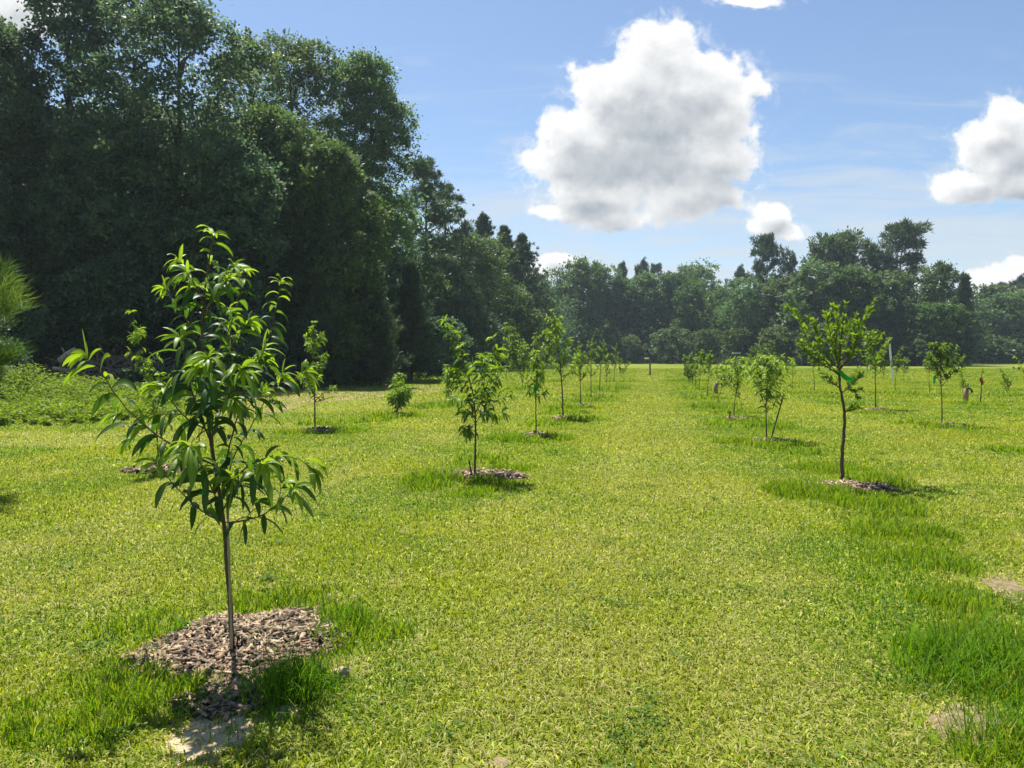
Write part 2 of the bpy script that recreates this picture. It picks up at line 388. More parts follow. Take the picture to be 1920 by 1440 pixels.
def needles(rng, geo, cp, dirs, k, L, wd, spread, tint):
    """tufts of needles: k thin blades from each twig end"""
    n_ = len(cp); ci = np.repeat(np.arange(n_), k); mN = len(ci)
    ax = norm(dirs[ci] + rdir(rng, mN) * spread)
    LL = L * (.7 + .6 * rng.random(mN))
    pos = cp[ci] + rng.normal(size=(mN, 3)) * L * .22
    add_quads(geo, pos, ax, perp(rng, ax), LL, wd, np.clip(tint[ci] + rng.normal(0, .12, mN), 0, 1))

def tall_pine(rng, H, Wd, base=.5, nb=34, k=26, L=.55, wd=.085, tufts=12):
    """bare-stemmed pine with an open, clumpy top"""
    cr, tr = Geo(), Geo()
    zz = np.linspace(0, H * .97, 10); wob = rng.normal(0, H * .006, (10, 2)).cumsum(0); wob[0] = 0
    tp = np.stack([wob[:, 0], wob[:, 1], zz], 1); r0 = .0125 * H
    add_tube(tr, tp, r0 * (1 - .8 * zz / zz[-1]), 8)
    cps, dr = [], []
    for b_ in range(nb):
        t = (b_ + rng.random()) / nb; z = H * (base + (1 - base) * t * .98)
        prof = (1 - abs((t - .45) / .62) ** 2.2) if abs(t - .45) < .62 else .02
        ln = Wd / 2 * max(.18, prof) * (.65 + .45 * rng.random()); an = b_ * 2.4 + rng.normal() * .6
        el = R(8 + 30 * t + rng.normal() * 12)
        st_ = np.array([np.interp(z, zz, tp[:, 0]), np.interp(z, zz, tp[:, 1]), z])
        e = st_ + np.array([math.cos(an) * math.cos(el), math.sin(an) * math.cos(el), math.sin(el)]) * ln
        mid_ = st_ * .45 + e * .55 + np.array([0, 0, -.06 * ln])
        add_tube(tr, [st_, mid_, e], np.array([.3, .18, .07]) * r0 * (1.2 - .6 * t), 4)
        q = rng.random((tufts, 1)) ** .7 * .65 + .4
        c_ = st_ * (1 - q) + e * q + rng.normal(size=(tufts, 3)) * ln * np.array([.15, .15, .10]) + [0, 0, .05 * ln]
        cps.append(c_); dr.append(norm(c_ - st_ + np.array([0, 0, .9 * ln])))
    cps, dr = np.concatenate(cps), np.concatenate(dr)
    needles(rng, cr, cps, dr, k, L, wd, 1.1, rng.normal(.45, .16, len(cps)))
    return tr.mesh('trunk', M['bark_dark'], True), cr.mesh('crown', M['pine'])

def cone_pine(rng, H, Wd, base=.03, whorls=22, per=7, k=22, L=.42, wd=.06, mat='pine', tufts=9, up=.35):
    """young conical pine clothed to the ground, with upturned shoots"""
    cr, tr = Geo(), Geo()
    add_tube(tr, [(0, 0, 0), (.05, 0, H * .4), (0, .03, H * .75), (0, 0, H)], np.array([.012, .009, .005, .0015]) * H, 7)
    cps, dr = [], []
    for wv in range(whorls):
        t = (wv + .3 * rng.random()) / whorls; z = H * (base + (1 - base) * t)
        for b_ in range(per):
            ln = Wd / 2 * (1 - t) ** .9 * (.5 + .7 * rng.random()) + .10; an = wv * 1.1 + b_ * 2 * math.pi / per + rng.normal() * .2
            el = math.atan(up + t * .8 + rng.normal() * .12)
            dv = np.array([math.cos(an) * math.cos(el), math.sin(an) * math.cos(el), math.sin(el)])
            st_ = np.array([0, 0, z]); e = st_ + dv * ln + np.array([0, 0, .12 * ln])
            add_tube(tr, [st_, st_ + dv * ln * .5, e], np.array([.0022, .0015, .0007]) * H, 4)
            q = np.linspace(.25, 1, tufts)[:, None]
            cps.append(st_ * (1 - q) + e * q + rng.normal(size=(tufts, 3)) * ln * .07); dr.append(np.repeat(norm(dv + [0, 0, .5])[None], tufts, 0))
    q = np.linspace(.955, 1.0, 6)[:, None]; cps.append(q * np.array([0, 0, H])); dr.append(np.repeat([[0, 0, 1.]], 6, 0))
    cps, dr = np.concatenate(cps), np.concatenate(dr)
    needles(rng, cr, cps, dr, k, L, wd, .75, rng.normal(.5, .15, len(cps)))
    return tr.mesh('trunk', M['bark_dark'], True), cr.mesh('crown', M[mat])

def forest_thing(name, meshes, loc, label, cat, group, scale=(1, 1, 1), rz=0.0):
    o = empty(name, loc, label, cat, group); o.rotation_euler = (0, 0, rz); o.scale = scale
    link('trunk', meshes[0], o); link('crown', meshes[1], o); return o

EDGE = 'big trees along the left edge of the lawn'
def left_tree(px, top, Y, wpx, label, seed, kind='broad', **kw):
    s = Y / FPX; x = (px - CX) * s; H = CAMH + (HORIZ - top) * s; Wd = wpx * s
    rng = np.random.default_rng(seed)
    if kind == 'broad': ms = broadleaf(rng, H, Wd, **kw); nm, cat = 'broadleaf_tree', 'tree'
    elif kind == 'pine': ms = tall_pine(rng, H, Wd, **kw); nm, cat = 'pine_tree', 'pine tree'
    else: ms = cone_pine(rng, H, Wd, **kw); nm, cat = 'young_pine', 'pine tree'
    return forest_thing(nm, ms, (x, Y, 0), label, cat, EDGE)
NL = 42000
left_tree(-110, 10, 41, 300, 'dark broadleaf tree cut by the left border of the photo', 1, nleaf=NL, base=.05)
left_tree(20, 60, 38, 230, 'dark oak in the top left corner, its crown against the white cloud glow', 2, nleaf=NL, base=.05)
left_tree(165, -15, 40, 260, 'very tall dark broadleaf tree reaching the top border, left of the domed one', 3, nleaf=52000, base=.05)
left_tree(335, 12, 38, 310, 'tall dome-crowned dark tree directly above the nearest peach tree', 4, nleaf=56000, base=.05)
left_tree(475, 92, 46, 190, 'slim feathery tree showing between the dome-crowned tree and the pale oaks', 5, nleaf=34000, base=.1, mat='forest_pale', fill=.3)
left_tree(562, 88, 54, 200, 'tall pale green oak with a ragged double top', 6, nleaf=NL, base=.12, mat='forest_pale')
left_tree(668, 122, 55, 178, 'pale green oak with a long limb hanging out to the right over the sky', 7, nleaf=50000, base=.36, mat='forest_pale', lean=(1.2, 0), skirt=.55)
left_tree(510, 225, 43, 210, 'grey-green broadleaf tree in front of the double-topped pale oak', 8, nleaf=NL, base=.03, mat='forest_pale')
left_tree(632, 285, 41.5, 178, 'round grey-green tree below the oak with the hanging limb', 9, nleaf=NL, base=.03, mat='forest_pale')
left_tree(250, 240, 39, 300, 'lower dark tree standing behind the brush pile', 10, nleaf=NL, base=.04)
left_tree(60, 250, 39, 260, 'lower dark tree behind the weeds at the left border', 11, nleaf=NL, base=.04, mat='forest_pale')
left_tree(420, 260, 39, 240, 'lower dark tree directly behind the top of the nearest peach tree', 12, nleaf=NL, base=.03)
left_tree(712, 400, 50, 100, 'bushy dark tree at the foot of the clumpy pine on the forest edge', 13, nleaf=34000, base=.03)
left_tree(794, 312, 74, 130, 'tall pine with a clumpy rounded top beside the pale oaks', 14, 'pine', base=.42, nb=40, k=24, L=.5, wd=.10)
left_tree(838, 352, 82, 84, 'second clumpy pine just right of the tallest rounded pine', 15, 'pine', base=.45, nb=30, k=24, L=.5, wd=.10)
left_tree(864, 402, 84, 62, 'thin see-through pine left of the three pointed pines', 16, 'pine', base=.5, nb=20, k=14, L=.5, wd=.09, tufts=7)
left_tree(880, 446, 88, 170, 'mid green rounded tree below the three pointed pines', 17, nleaf=30000, base=.03, leaf=.28, mat='forest_pale')
left_tree(806, 500, 78, 96, 'pale feathery tree below the tall rounded pine', 18, nleaf=26000, base=.03, leaf=.24, mat='forest_pale')
left_tree(906, 404, 108, 215, 'pointed dark pine, highest and leftmost of the three pointed pines', 19, 'cone', k=22, L=.42, wd=.10, up=.55, tufts=12)
left_tree(945, 428, 110, 215, 'pointed dark pine, middle one of the three pointed pines', 20, 'cone', k=22, L=.42, wd=.10, up=.55, tufts=12)
left_tree(978, 443, 112, 215, 'pointed dark pine, right one of the three pointed pines', 21, 'cone', k=22, L=.42, wd=.10, up=.55, tufts=12)
left_tree(1003, 520, 122, 90, 'dark broad tree at the far end of the left forest, beside the gap of sky', 22, nleaf=22000, base=.03, leaf=.4)
left_tree(955, 545, 100, 130, 'light green rounded tree behind the leaning peach trees', 23, nleaf=24000, base=.03, leaf=.32, mat='forest_pale')
left_tree(868, 560, 80, 120, 'bushy tree behind the drooping peach tree with two leaders', 24, nleaf=24000, base=.03, leaf=.26)
left_tree(772, 500, 47, 110, 'olive green young pine at the end of the forest edge', 25, 'cone', k=16, L=.36, wd=.045, up=.25, tufts=7)
left_tree(700, 520, 42, 130, 'young pine with a bare lower stem beside the round peach bush', 26, 'cone', k=16, L=.36, wd=.045, up=.25, tufts=7)
left_tree(615, 500, 40, 150, 'dark young pine behind the slender peach tree', 27, 'cone', k=16, L=.36, wd=.045, up=.25, tufts=7)
left_tree(830, 600, 64, 90, 'low dark tree where the forest edge meets the far lawn', 28, nleaf=16000, base=.02, leaf=.22)

# undergrowth that clothes the forest foot
rng = np.random.default_rng(60)
for k, (px, top, Y, wpx, lab) in enumerate([
        (-20, 560, 30, 200, 'dark shrub behind the tall weeds at the left border'), (110, 600, 39.5, 160, 'dark low shrub left of the brush pile log'),
        (330, 600, 40, 170, 'dark shrub behind the sparse peach tree'), (450, 590, 36, 170, 'dark shrub right of the nearest peach tree top'),
        (545, 600, 40, 150, 'dark shrub left of the slender peach tree'), (650, 620, 45, 130, 'dark shrub between slender peach tree and round bush'),
        (275, 694, 29, 90, 'low leafy green shrub at the right end of the brush pile')]):
    s = Y / FPX; H = CAMH + (HORIZ - top) * s
    ms = broadleaf(rng, H, wpx * s, 15000 if k < 6 else 7000, .14, .02, nlobe=22, lobe=.22)
    o = forest_thing('shrub', ms, ((px - CX) * s, Y, 0), lab, 'shrub', 'shrubs at the foot of the left forest')

# the dim wood behind the front trees, one mass
wd_ = Geo(); rng = np.random.default_rng(61)
def mass(geo, pts, nper, leaf):
    for (px, top, Y, wpx) in pts:
        s = Y / FPX; H = CAMH + (HORIZ - top) * s; x = (px - CX) * s; W_ = wpx * s
        nl = nper; cpos = np.stack([x + rng.normal(0, W_ * .33, nl // 20), Y + rng.normal(0, 1.6, nl // 20), H * rng.random(nl // 20) ** .85], 1)
        ci = np.repeat(np.arange(len(cpos)), 20); q = len(ci)
        ax = rdir(rng, q); add_quads(geo, cpos[ci] + rng.normal(size=(q, 3)) * leaf * 2.2, ax, perp(rng, ax), leaf * (.7 + .6 * rng.random(q)), leaf * .7, np.clip(rng.normal(.35, .16, q), 0, 1))
        add_tube(geo, [(x, Y, 0), (x + rng.normal(0, .5), Y, H * .8)], [.25, .08], 6, .05)
mass(wd_, [(-100, 250, 52, 230), (20, 260, 54, 200), (130, 230, 52, 200), (250, 220, 53, 200), (350, 220, 52, 200), (440, 270, 56, 180), (520, 300, 58, 180), (600, 300, 66, 180), (690, 370, 68, 160), (760, 470, 84, 120), (830, 480, 94, 120), (900, 520, 112, 120), (960, 530, 124, 120), (1010, 570, 135, 90)], 9000, .36)
tag(wd_.obj('woods', M['forest']), 'dim leafy depth of the wood behind the left forest edge', 'woods', kind='stuff')

# ---------------------------------------------------------------- far treeline
FAR = 'trees of the far treeline across the lawn'
protoB = [broadleaf(np.random.default_rng(100 + k), 20, 12, 15000, .5, .03, nlobe=36, mat='far' if k % 2 else 'forest_pale') for k in range(5)]
protoP = [tall_pine(np.random.default_rng(120 + k), 22, 9, .42 + .08 * k, 32, 22, .8, .16, 12) for k in range(3)]
protoC = [cone_pine(np.random.default_rng(130 + k), 16, 7, k=10, L=.9, wd=.2, whorls=16, tufts=7) for k in range(2)]
protoS = [broadleaf(np.random.default_rng(140 + k), 6, 6, 6000, .32, .02, nlobe=20, lobe=.22, mat='forest_pale' if k else 'far') for k in range(2)]
far = [  # pixel x, top, width, base pixel y, kind, label
    (1058, 510, 76, 681, 'B', 'round green tree at the left end of the far treeline'),
    (1090, 492, 84, 681.5, 'B', 'tallest round green crown at the left end of the far treeline'),
    (1128, 503, 80, 681, 'B', 'broad green crown just right of the tallest round one at the far left end'),
    (1168, 499, 30, 679.5, 'P', 'pine peeping over the treeline, first of three above the post'),
    (1200, 497, 36, 679.5, 'P', 'pine peeping over the treeline, middle of three above the post'),
    (1232, 504, 34, 679.5, 'P', 'pine peeping over the treeline, right of three above the post'),
    (1165, 528, 76, 681, 'B', 'green tree below the first peeping pine'),
    (1215, 520, 92, 681, 'B', 'wide green tree straight behind the wooden post'),
    (1262, 516, 72, 681, 'B', 'green tree right of the one behind the wooden post'),
    (1283, 504, 56, 680, 'B', 'dark crowned tree left of the broad dark dome'),
    (1318, 499, 84, 680.5, 'B', 'broad dark dome crown in the middle of the far treeline'),
    (1300, 530, 70, 681.5, 'B', 'lighter tree in front of the broad dark dome'),
    (1352, 545, 66, 682, 'B', 'low pale tree left of the airy pine'),
    (1388, 510, 52, 681.5, 'P', 'airy grey-green pine left of the tall leaning-topped pine'),
    (1432, 453, 66, 683, 'P', 'tall pine with ragged top left of the pale triple-topped tree'),
    (1420, 525, 90, 683.5, 'B', 'dark tree at the foot of the tall ragged pine'),
    (1480, 490, 44, 682.5, 'P', 'small dark pine top right of the tall ragged pine'),
    (1478, 526, 96, 684, 'B', 'dark green tree left of the near plum tree'),
    (1552, 446, 84, 684, 'B', 'left top of the pale triple-topped tall tree group'),
    (1592, 440, 80, 684, 'B', 'right top of the pale triple-topped tall tree group'),
    (1530, 496, 104, 685, 'B', 'lower grey-green tree under the left of the triple-topped group'),
    (1590, 505, 96, 685.5, 'B', 'green tree straight behind the near plum tree'),
    (1648, 473, 76, 684, 'P', 'shorter pine beside the highest pine'),
    (1692, 432, 112, 684, 'P', 'highest pine with a broad domed top'),
    (1640, 520, 96, 685.5, 'B', 'dark tree behind the white pole'),
    (1700, 512, 110, 685.5, 'B', 'broad dark tree in front of the highest pine'),
    (1762, 498, 60, 685.5, 'B', 'dark tree with a narrow raised top left of the cone-shaped tree'),
    (1805, 520, 66, 686.5, 'C', 'cone-shaped tree at the corner where the treeline steps back'),
    (1755, 570, 90, 686.5, 'B', 'dark leafy tree behind the flat-topped orchard tree'),
    (1846, 540, 96, 681, 'B', 'leafy tree just right of the treeline corner'),
    (1872, 536, 48, 680.5, 'P', 'short pine right of the treeline corner'),
    (1904, 526, 44, 680.5, 'P', 'pointed pine near the right border'),
    (1888, 552, 92, 681.5, 'B', 'pale leafy tree in front of the two pines by the right border'),
    (1940, 546, 100, 681, 'B', 'leafy tree cut by the right border'),
    (1385, 620, 56, 684, 'S', 'round olive bush behind the white canopy'),
    (1187, 632, 44, 682, 'S', 'pale drooping bush left of the wooden post'),
    (1130, 600, 56, 682, 'S', 'light bushy tree behind the small saplings'),
    (1260, 618, 60, 682.5, 'S', 'low green bush right of the wooden post'),
    (1320, 622, 60, 683, 'S', 'low dark bush left of the white canopy'),
    (1462, 615, 70, 685.5, 'S', 'low dark bush left of the plum tree crown'),
    (1540, 610, 80, 686, 'S', 'low dark bush behind the left boughs of the plum tree'),
    (1720, 620, 80, 686.5, 'S', 'low dark bush right of the white pole'),
    (1845, 630, 70, 682, 'S', 'low pale bush in the recess at the right'),
    (1905, 630, 76, 682, 'S', 'low pale bush by the right border'),
]
rng = np.random.default_rng(7)
for k, (px, top, wpx, by, kind, lab) in enumerate(far):
    gpt = gnd(px, by); Y = gpt[1]; s = Y / FPX; H = CAMH + (HORIZ - top) * s; Wd = wpx * s
    pr, h0, w0, nm, cat = {'B': (protoB[k % 5], 20, 12, 'broadleaf_tree', 'tree'), 'P': (protoP[k % 3], 22, 9, 'pine_tree', 'pine tree'),
                           'C': (protoC[k % 2], 16, 7, 'conical_tree', 'tree'), 'S': (protoS[k % 2], 6, 6, 'bush', 'bush')}[kind]
    f = 1.24 if kind in 'BS' else 1.0
    forest_thing(nm, pr, gpt, lab, cat, FAR, (Wd / w0 * f, Wd / w0 * f, H / h0), rng.random() * 6.28)
wf = Geo(); rng = np.random.default_rng(62)
mass(wf, [(x, 560 if x < 1810 else 590, gnd(x, 679.8 if x < 1400 or x > 1800 else 683.2)[1] + 5, 100) for x in range(1030, 1990, 42)], 2600, .8)
tag(wf.obj('woods', M['far']), 'dim undergrowth seen between the trunks of the far treeline', 'woods', kind='stuff')

# ---------------------------------------------------------------- orchard trees
def add_leaves(geo, pos, d0, L, Wd, curl, tint, rng, seg=5, fold=.28, roll=.5):
    """curved, folded leaves: a midrib that bends towards the ground with a blade on either side"""
    n_ = len(pos); d = norm(np.array(d0)); c = np.array(pos, float)
    L = np.broadcast_to(L, (n_,)); Wd = np.broadcast_to(Wd, (n_,)); curl = np.broadcast_to(curl, (n_,))
    up = np.tile([0, 0, 1.0], (n_, 1)) + rng.normal(size=(n_, 3)) * roll
    side = norm(np.cross(d, up)); rows = []
    for k in range(seg + 1):
        t = k / seg
        wv = Wd * .5 * (math.sin(math.pi * min(1, t * .93 + .05)) ** .8 if k < seg else .02) * (1 - .25 * t)
        nrm = norm(np.cross(side, d))
        e = nrm * (wv * fold)[:, None]
        rows.append(np.stack([c - side * wv[:, None] + e, c, c + side * wv[:, None] + e], 1))
        d = norm(d + (curl / seg)[:, None] * np.array([0, 0, -1.0])); c = c + d * (L / seg)[:, None]
        side = norm(side - d * (side * d).sum(1, keepdims=True))
    V = np.stack(rows, 1).reshape(n_, -1, 3); m_ = (seg + 1) * 3
    Q = []
    for k in range(seg):
        for j in (0, 1): Q.append([k * 3 + j, k * 3 + j + 1, k * 3 + 4 + j, k * 3 + 3 + j])
    Q = (np.array(Q)[None] + (np.arange(n_) * m_)[:, None, None]).reshape(-1, 4)
    tv = np.repeat(tint[:, None], m_, 1); tv[:, 1::3] += .13; tv += rng.normal(0, .03, tv.shape)
    geo.add(V.reshape(-1, 3), Q, a=np.clip(tv, 0, 1).ravel())

LEAF = {  # length, width, droop, spacing along the shoot, outwardness, material, tip rosette
    'peach': (.155, .037, 2.0, .024, .9, 'peach', 9), 'plum': (.074, .034, .35, .016, .7, 'plum', 6), 'round': (.09, .052, .8, .02, .8, 'plum', 6)}
def resample(pts, step):
    pts = np.asarray(pts, float); seg = np.linalg.norm(np.diff(pts, axis=0), axis=1); s = np.concatenate([[0], seg.cumsum()])
    n_ = max(3, int(s[-1] / step) + 1); q = np.linspace(0, s[-1], n_)
    # Catmull-Rom style smoothing of the polyline
    out = np.stack([np.interp(q, s, pts[:, k]) for k in range(3)], 1)
    for _ in range(2): out[1:-1] = out[1:-1] * .5 + (out[:-2] + out[2:]) * .25
    return out, s[-1]
def leafy(cr, rng, path, length, kind, start=.2, scale=1.0, tip=.9, seg=5, dens=1.0, base_t=.3):
    Ln, Wn, curl, sp, outw, mat, ros = LEAF[kind]
    n_ = max(2, int(length * (1 - start) / (sp * scale) * dens))
    u = start + (1 - start) * (np.arange(n_) + rng.random(n_) * .6) / n_
    f = u * (len(path) - 1); i0 = np.minimum(f.astype(int), len(path) - 2); fr = (f - i0)[:, None]
    pos = path[i0] * (1 - fr) + path[i0 + 1] * fr; T = norm(path[i0 + 1] - path[i0])
    an = np.arange(n_) * 2.4 + rng.random() * 6 + rng.normal(size=n_) * .4
    A = norm(np.cross(T, [.31, .2, .93])); B = np.cross(T, A)
    out = np.cos(an)[:, None] * A + np.sin(an)[:, None] * B
    d0 = norm(T * (.55 if kind != 'plum' else .8) + out * outw + np.array([0, 0, .25]))
    ll = Ln * scale * (.62 + .55 * rng.random(n_)) * np.where(u > .93, .7, 1)
    tint = base_t + (tip - base_t) * u ** 3.5 + rng.normal(0, .13, n_)
    add_leaves(cr, pos, d0, ll, Wn / Ln * ll * (.85 + .3 * rng.random(n_)), curl * (.7 + .6 * rng.random(n_)), tint, rng, seg)
    if ros:  # the young leaves that burst from the shoot's tip
        T = norm(path[-1] - path[-2]); an = np.arange(ros) * 2.4; A = norm(np.cross(T, [.3, .2, .9])); B = np.cross(T, A)
        d0 = norm(T[None] * .9 + (np.cos(an)[:, None] * A + np.sin(an)[:, None] * B) * .75)
        ll = Ln * scale * (.45 + .4 * rng.random(ros))
        add_leaves(cr, np.repeat(path[-1][None], ros, 0) - T * rng.random((ros, 1)) * .03, d0, ll, Wn / Ln * ll * .9, curl * .8, np.full(ros, tip) + rng.normal(0, .1, ros), rng, seg)

def twigs(rng, path, n_, l0, l1, upb=.4):
    res = []
    for _ in range(n_):
        u = .3 + .65 * rng.random(); i0 = int(u * (len(path) - 2)); T = norm(path[i0 + 1] - path[i0])
        d = norm(T * .8 + rdir(rng, 1)[0] * .9 + np.array([0, 0, upb])); l = l0 + (l1 - l0) * rng.random()
        q = np.linspace(0, 1, 4)[:, None]; res.append((path[i0] + d * l * q + np.array([0, 0, .12]) * l * q * q, l))
    return res

GA = {'L': 'young trees in the row left of the mown aisle', 'LL': 'young trees in the second row, nearest the forest',
      'R': 'young trees in the row right of the mown aisle', 'RR': 'young trees scattered on the right of the orchard'}
def px_tree(base, trunk, branches, label, group, kind, seed, name, r0, start=.25, dens=1.0, tw=(2, .1, .22), seg=6, lscale=1.0, tip=.9, base_t=.25, trunk_leaf=.55):
    """an orchard tree whose stem and boughs follow the photograph, each bough at its own depth"""
    rng = np.random.default_rng(seed); b3 = gnd(*base); Y = b3[1]
    tr, cr = Geo(), Geo(); o = empty(name, b3, label, 'tree', group)
    tp, tl = resample(np.array([at(x, y, Y) for x, y in trunk]) - b3, .06); tp[0, 2] -= .03
    add_tube(tr, tp + rng.normal(size=tp.shape) * r0 * .12, np.linspace(r0, r0 * .28, len(tp)), 8)
    if trunk_leaf is not None: leafy(cr, rng, tp, tl, kind, trunk_leaf, lscale, tip, seg, dens, base_t)
    for br in branches:
        pts, dy = br[:2]; lsb = lscale * (br[2] if len(br) > 2 else 1.0)
        k = len(pts); P_ = np.array([at(x, y, Y + dy * (q / (k - 1)) ** .8) for q, (x, y) in enumerate(pts)]) - b3
        P_[0] = tp[np.argmin(np.abs(tp - P_[0]).sum(1))] if np.linalg.norm(tp - P_[0], axis=1).min() < .06 else P_[0]
        bp, bl = resample(P_, .05)
        add_tube(tr, bp + rng.normal(size=bp.shape) * .0015, np.linspace(r0 * .34, r0 * .11, len(bp)), 6)
        leafy(cr, rng, bp, bl, kind, start, lsb, tip, seg, dens, base_t)
        for (tpath, l) in twigs(rng, bp, tw[0], tw[1], tw[2]):
            add_tube(tr, tpath, np.linspace(r0 * .15, r0 * .08, len(tpath)), 4)
            leafy(cr, rng, tpath, l, kind, .25, lsb, tip * .9, seg, dens, base_t)
    tr.obj('trunk', M['twig'], o, True); cr.obj('crown', M[LEAF[kind][5]], o, True)
    return o

def sapling(base, top, wpx, kind, label, group, seed, first=.35, nb=9, stems=1, r0=None, start=.2, dens=1.0, flare=.75, tip=.95, base_t=.45, vary=1.0, name=None):
    """an orchard tree of the photograph's height, lean and spread, grown by rule"""
    rng = np.random.default_rng(seed); b3 = gnd(*base); Y = b3[1]; s = Y / FPX
    tr, cr = Geo(), Geo()
    o = empty(name or ('peach_tree' if kind == 'peach' else 'fruit_tree'), b3, label, 'tree', group)
    H = CAMH + (HORIZ - top[1]) * s; dx = (top[0] - base[0]) * s; Wm = wpx * s; r0 = r0 or .0072 * H + .002
    ls = 1.0 + max(0, Y - 12) / 45.0; seg = 4 if Y < 25 else 3
    for sv in range(stems):
        sx = dx + (rng.normal() * Wm * .35 if sv or stems > 1 else 0); sy = rng.normal() * Wm * (.35 if stems > 1 else .05)
        hs = H * (1 if sv == 0 else .6 + .35 * rng.random()); q = np.linspace(0, 1, 9)
        tp = np.stack([sx * q ** 1.3, sy * q ** 1.3, hs * q - .03], 1) + np.cumsum(rng.normal(0, .006 * H, (9, 3)) * [1, 1, 0], 0) * (q[:, None] > .1)
        tp, tl = resample(tp, .08)
        add_tube(tr, tp, np.linspace(r0, r0 * .25, len(tp)) * (1 if stems == 1 else .7), 7)
        leafy(cr, rng, tp, tl, kind, max(first, .15), ls, tip, seg, dens, base_t)
        for k in range(nb):
            t = first + (.93 - first) * (k + rng.random() * .7) / nb; i0 = int(t * (len(tp) - 1)); p0 = tp[i0]
            prof = 1 - ((t - first) / (1 - first)) ** 1.4 * .78
            ln = Wm * .5 / flare * prof * (.75 + .4 * rng.random()); an = k * 2.4 + rng.normal() * .4
            ln = max(.1, min(ln, (H - p0[2]) * 1.05 + .08))
            el = math.acos(np.clip(flare * (.8 + .3 * rng.random()), 0, .97))
            d = np.array([math.cos(an) * math.cos(el), math.sin(an) * math.cos(el), math.sin(el)]); q = np.linspace(0, 1, 5)[:, None]
            bp = p0 + d * ln * q + np.array([0, 0, (.18 if kind != 'peach' else .05)]) * ln * q * q
            bp, bl = resample(bp, .07)
            add_tube(tr, bp, np.linspace(r0 * .45, r0 * .15, len(bp)), 5)
            leafy(cr, rng, bp, bl, kind, start, ls, tip, seg, dens, base_t)
            for (tpath, l) in twigs(rng, bp, 1 if Y > 25 else 2, ln * .25, ln * .45):
                add_tube(tr, tpath, np.linspace(r0 * .2, r0 * .1, len(tpath)), 4)
                leafy(cr, rng, tpath, l, kind, .2, ls, tip, seg, dens, base_t)
    tr.obj('trunk', M['twig'], o, True); cr.obj('crown', M[LEAF[kind][5]], o, True)
    return o

T1 = (437, 1235)
px_tree(T1, [(437, 1236), (432, 1140), (427, 1060), (420, 990), (414, 930), (403, 880), (394, 820), (384, 740), (379, 680), (379, 600), (384, 540), (394, 480), (401, 436)],
    [([(414, 930), (425, 860), (440, 800), (455, 740), (478, 690), (500, 650), (513, 600), (523, 552), (527, 526)], -.12, .72),
     ([(384, 730), (405, 670), (420, 640), (448, 565), (457, 502)], .25, .72),
     ([(379, 640), (352, 604), (325, 566), (305, 536)], .12, .72),
     ([(398, 870), (350, 850), (297, 821), (245, 775), (216, 742), (191, 697), (160, 668)], -.35),
     ([(400, 880), (340, 846), (280, 830), (238, 822)], .35),
     ([(418, 985), (385, 965), (356, 940), (320, 905), (292, 868)], -.30),
     ([(421, 985), (455, 978), (490, 968), (522, 946), (552, 915)], -.35),
     ([(414, 930), (440, 892), (480, 862), (525, 853), (566, 858), (588, 882)], .15),
     ([(414, 930), (440, 850), (470, 800), (498, 750), (518, 716), (530, 698)], .40),
     ([(396, 830), (375, 780), (355, 720), (345, 665), (340, 632)], -.30),
     ([(398, 850), (398, 760), (396, 700), (390, 668)], -.45),
     ([(392, 810), (350, 790), (322, 756), (305, 727)], -.15),
     ([(450, 750), (476, 700), (492, 658)], .2),
     ([(379, 700), (410, 690), (450, 620), (470, 600)], .3, .72),
     ([(390, 800), (420, 760), (440, 720), (455, 690)], -.5),
     ([(416, 950), (390, 900), (370, 860), (355, 835)], -.55),
     ([(416, 950), (450, 905), (478, 890), (495, 870)], -.5),
     ([(384, 560), (365, 530), (350, 510)], -.15, .72), ([(382, 580), (410, 550), (425, 520)], -.2, .72)],
    'nearest young peach tree with large drooping leaves in a mulch mound', GA['L'], 'peach', 11, 'peach_tree', .0145, .16, .78, (1, .10, .22), 6, 1.14, .9, .12)
T2 = (890, 897)
px_tree(T2, [(890, 898), (891, 850), (892, 800), (889, 750), (878, 700), (866, 665), (862, 650)],
    [([(893, 785), (902, 754), (916, 715), (928, 680), (932, 655), (922, 632)], .1), ([(884, 720), (862, 680), (850, 640), (844, 610)], .35),
     ([(893, 790), (910, 765), (935, 748), (958, 742)], -.1), ([(893, 790), (880, 775), (868, 760), (858, 745)], -.3),
     ([(893, 795), (884, 800), (876, 806)], -.15), ([(893, 780), (912, 740), (930, 715), (944, 690)], -.25), ([(890, 760), (870, 730), (855, 700), (850, 690)], .2),
     ([(893, 775), (905, 735), (910, 700), (905, 680)], -.4), ([(893, 785), (915, 770), (930, 780)], .25)],
    'peach tree with two drooping leaders and a black tag beside its stem', GA['L'], 'peach', 12, 'peach_tree', .016, .2, .95, (3, .12, .25), 5, 1.15, .8, .3)
R1 = (1580, 905)
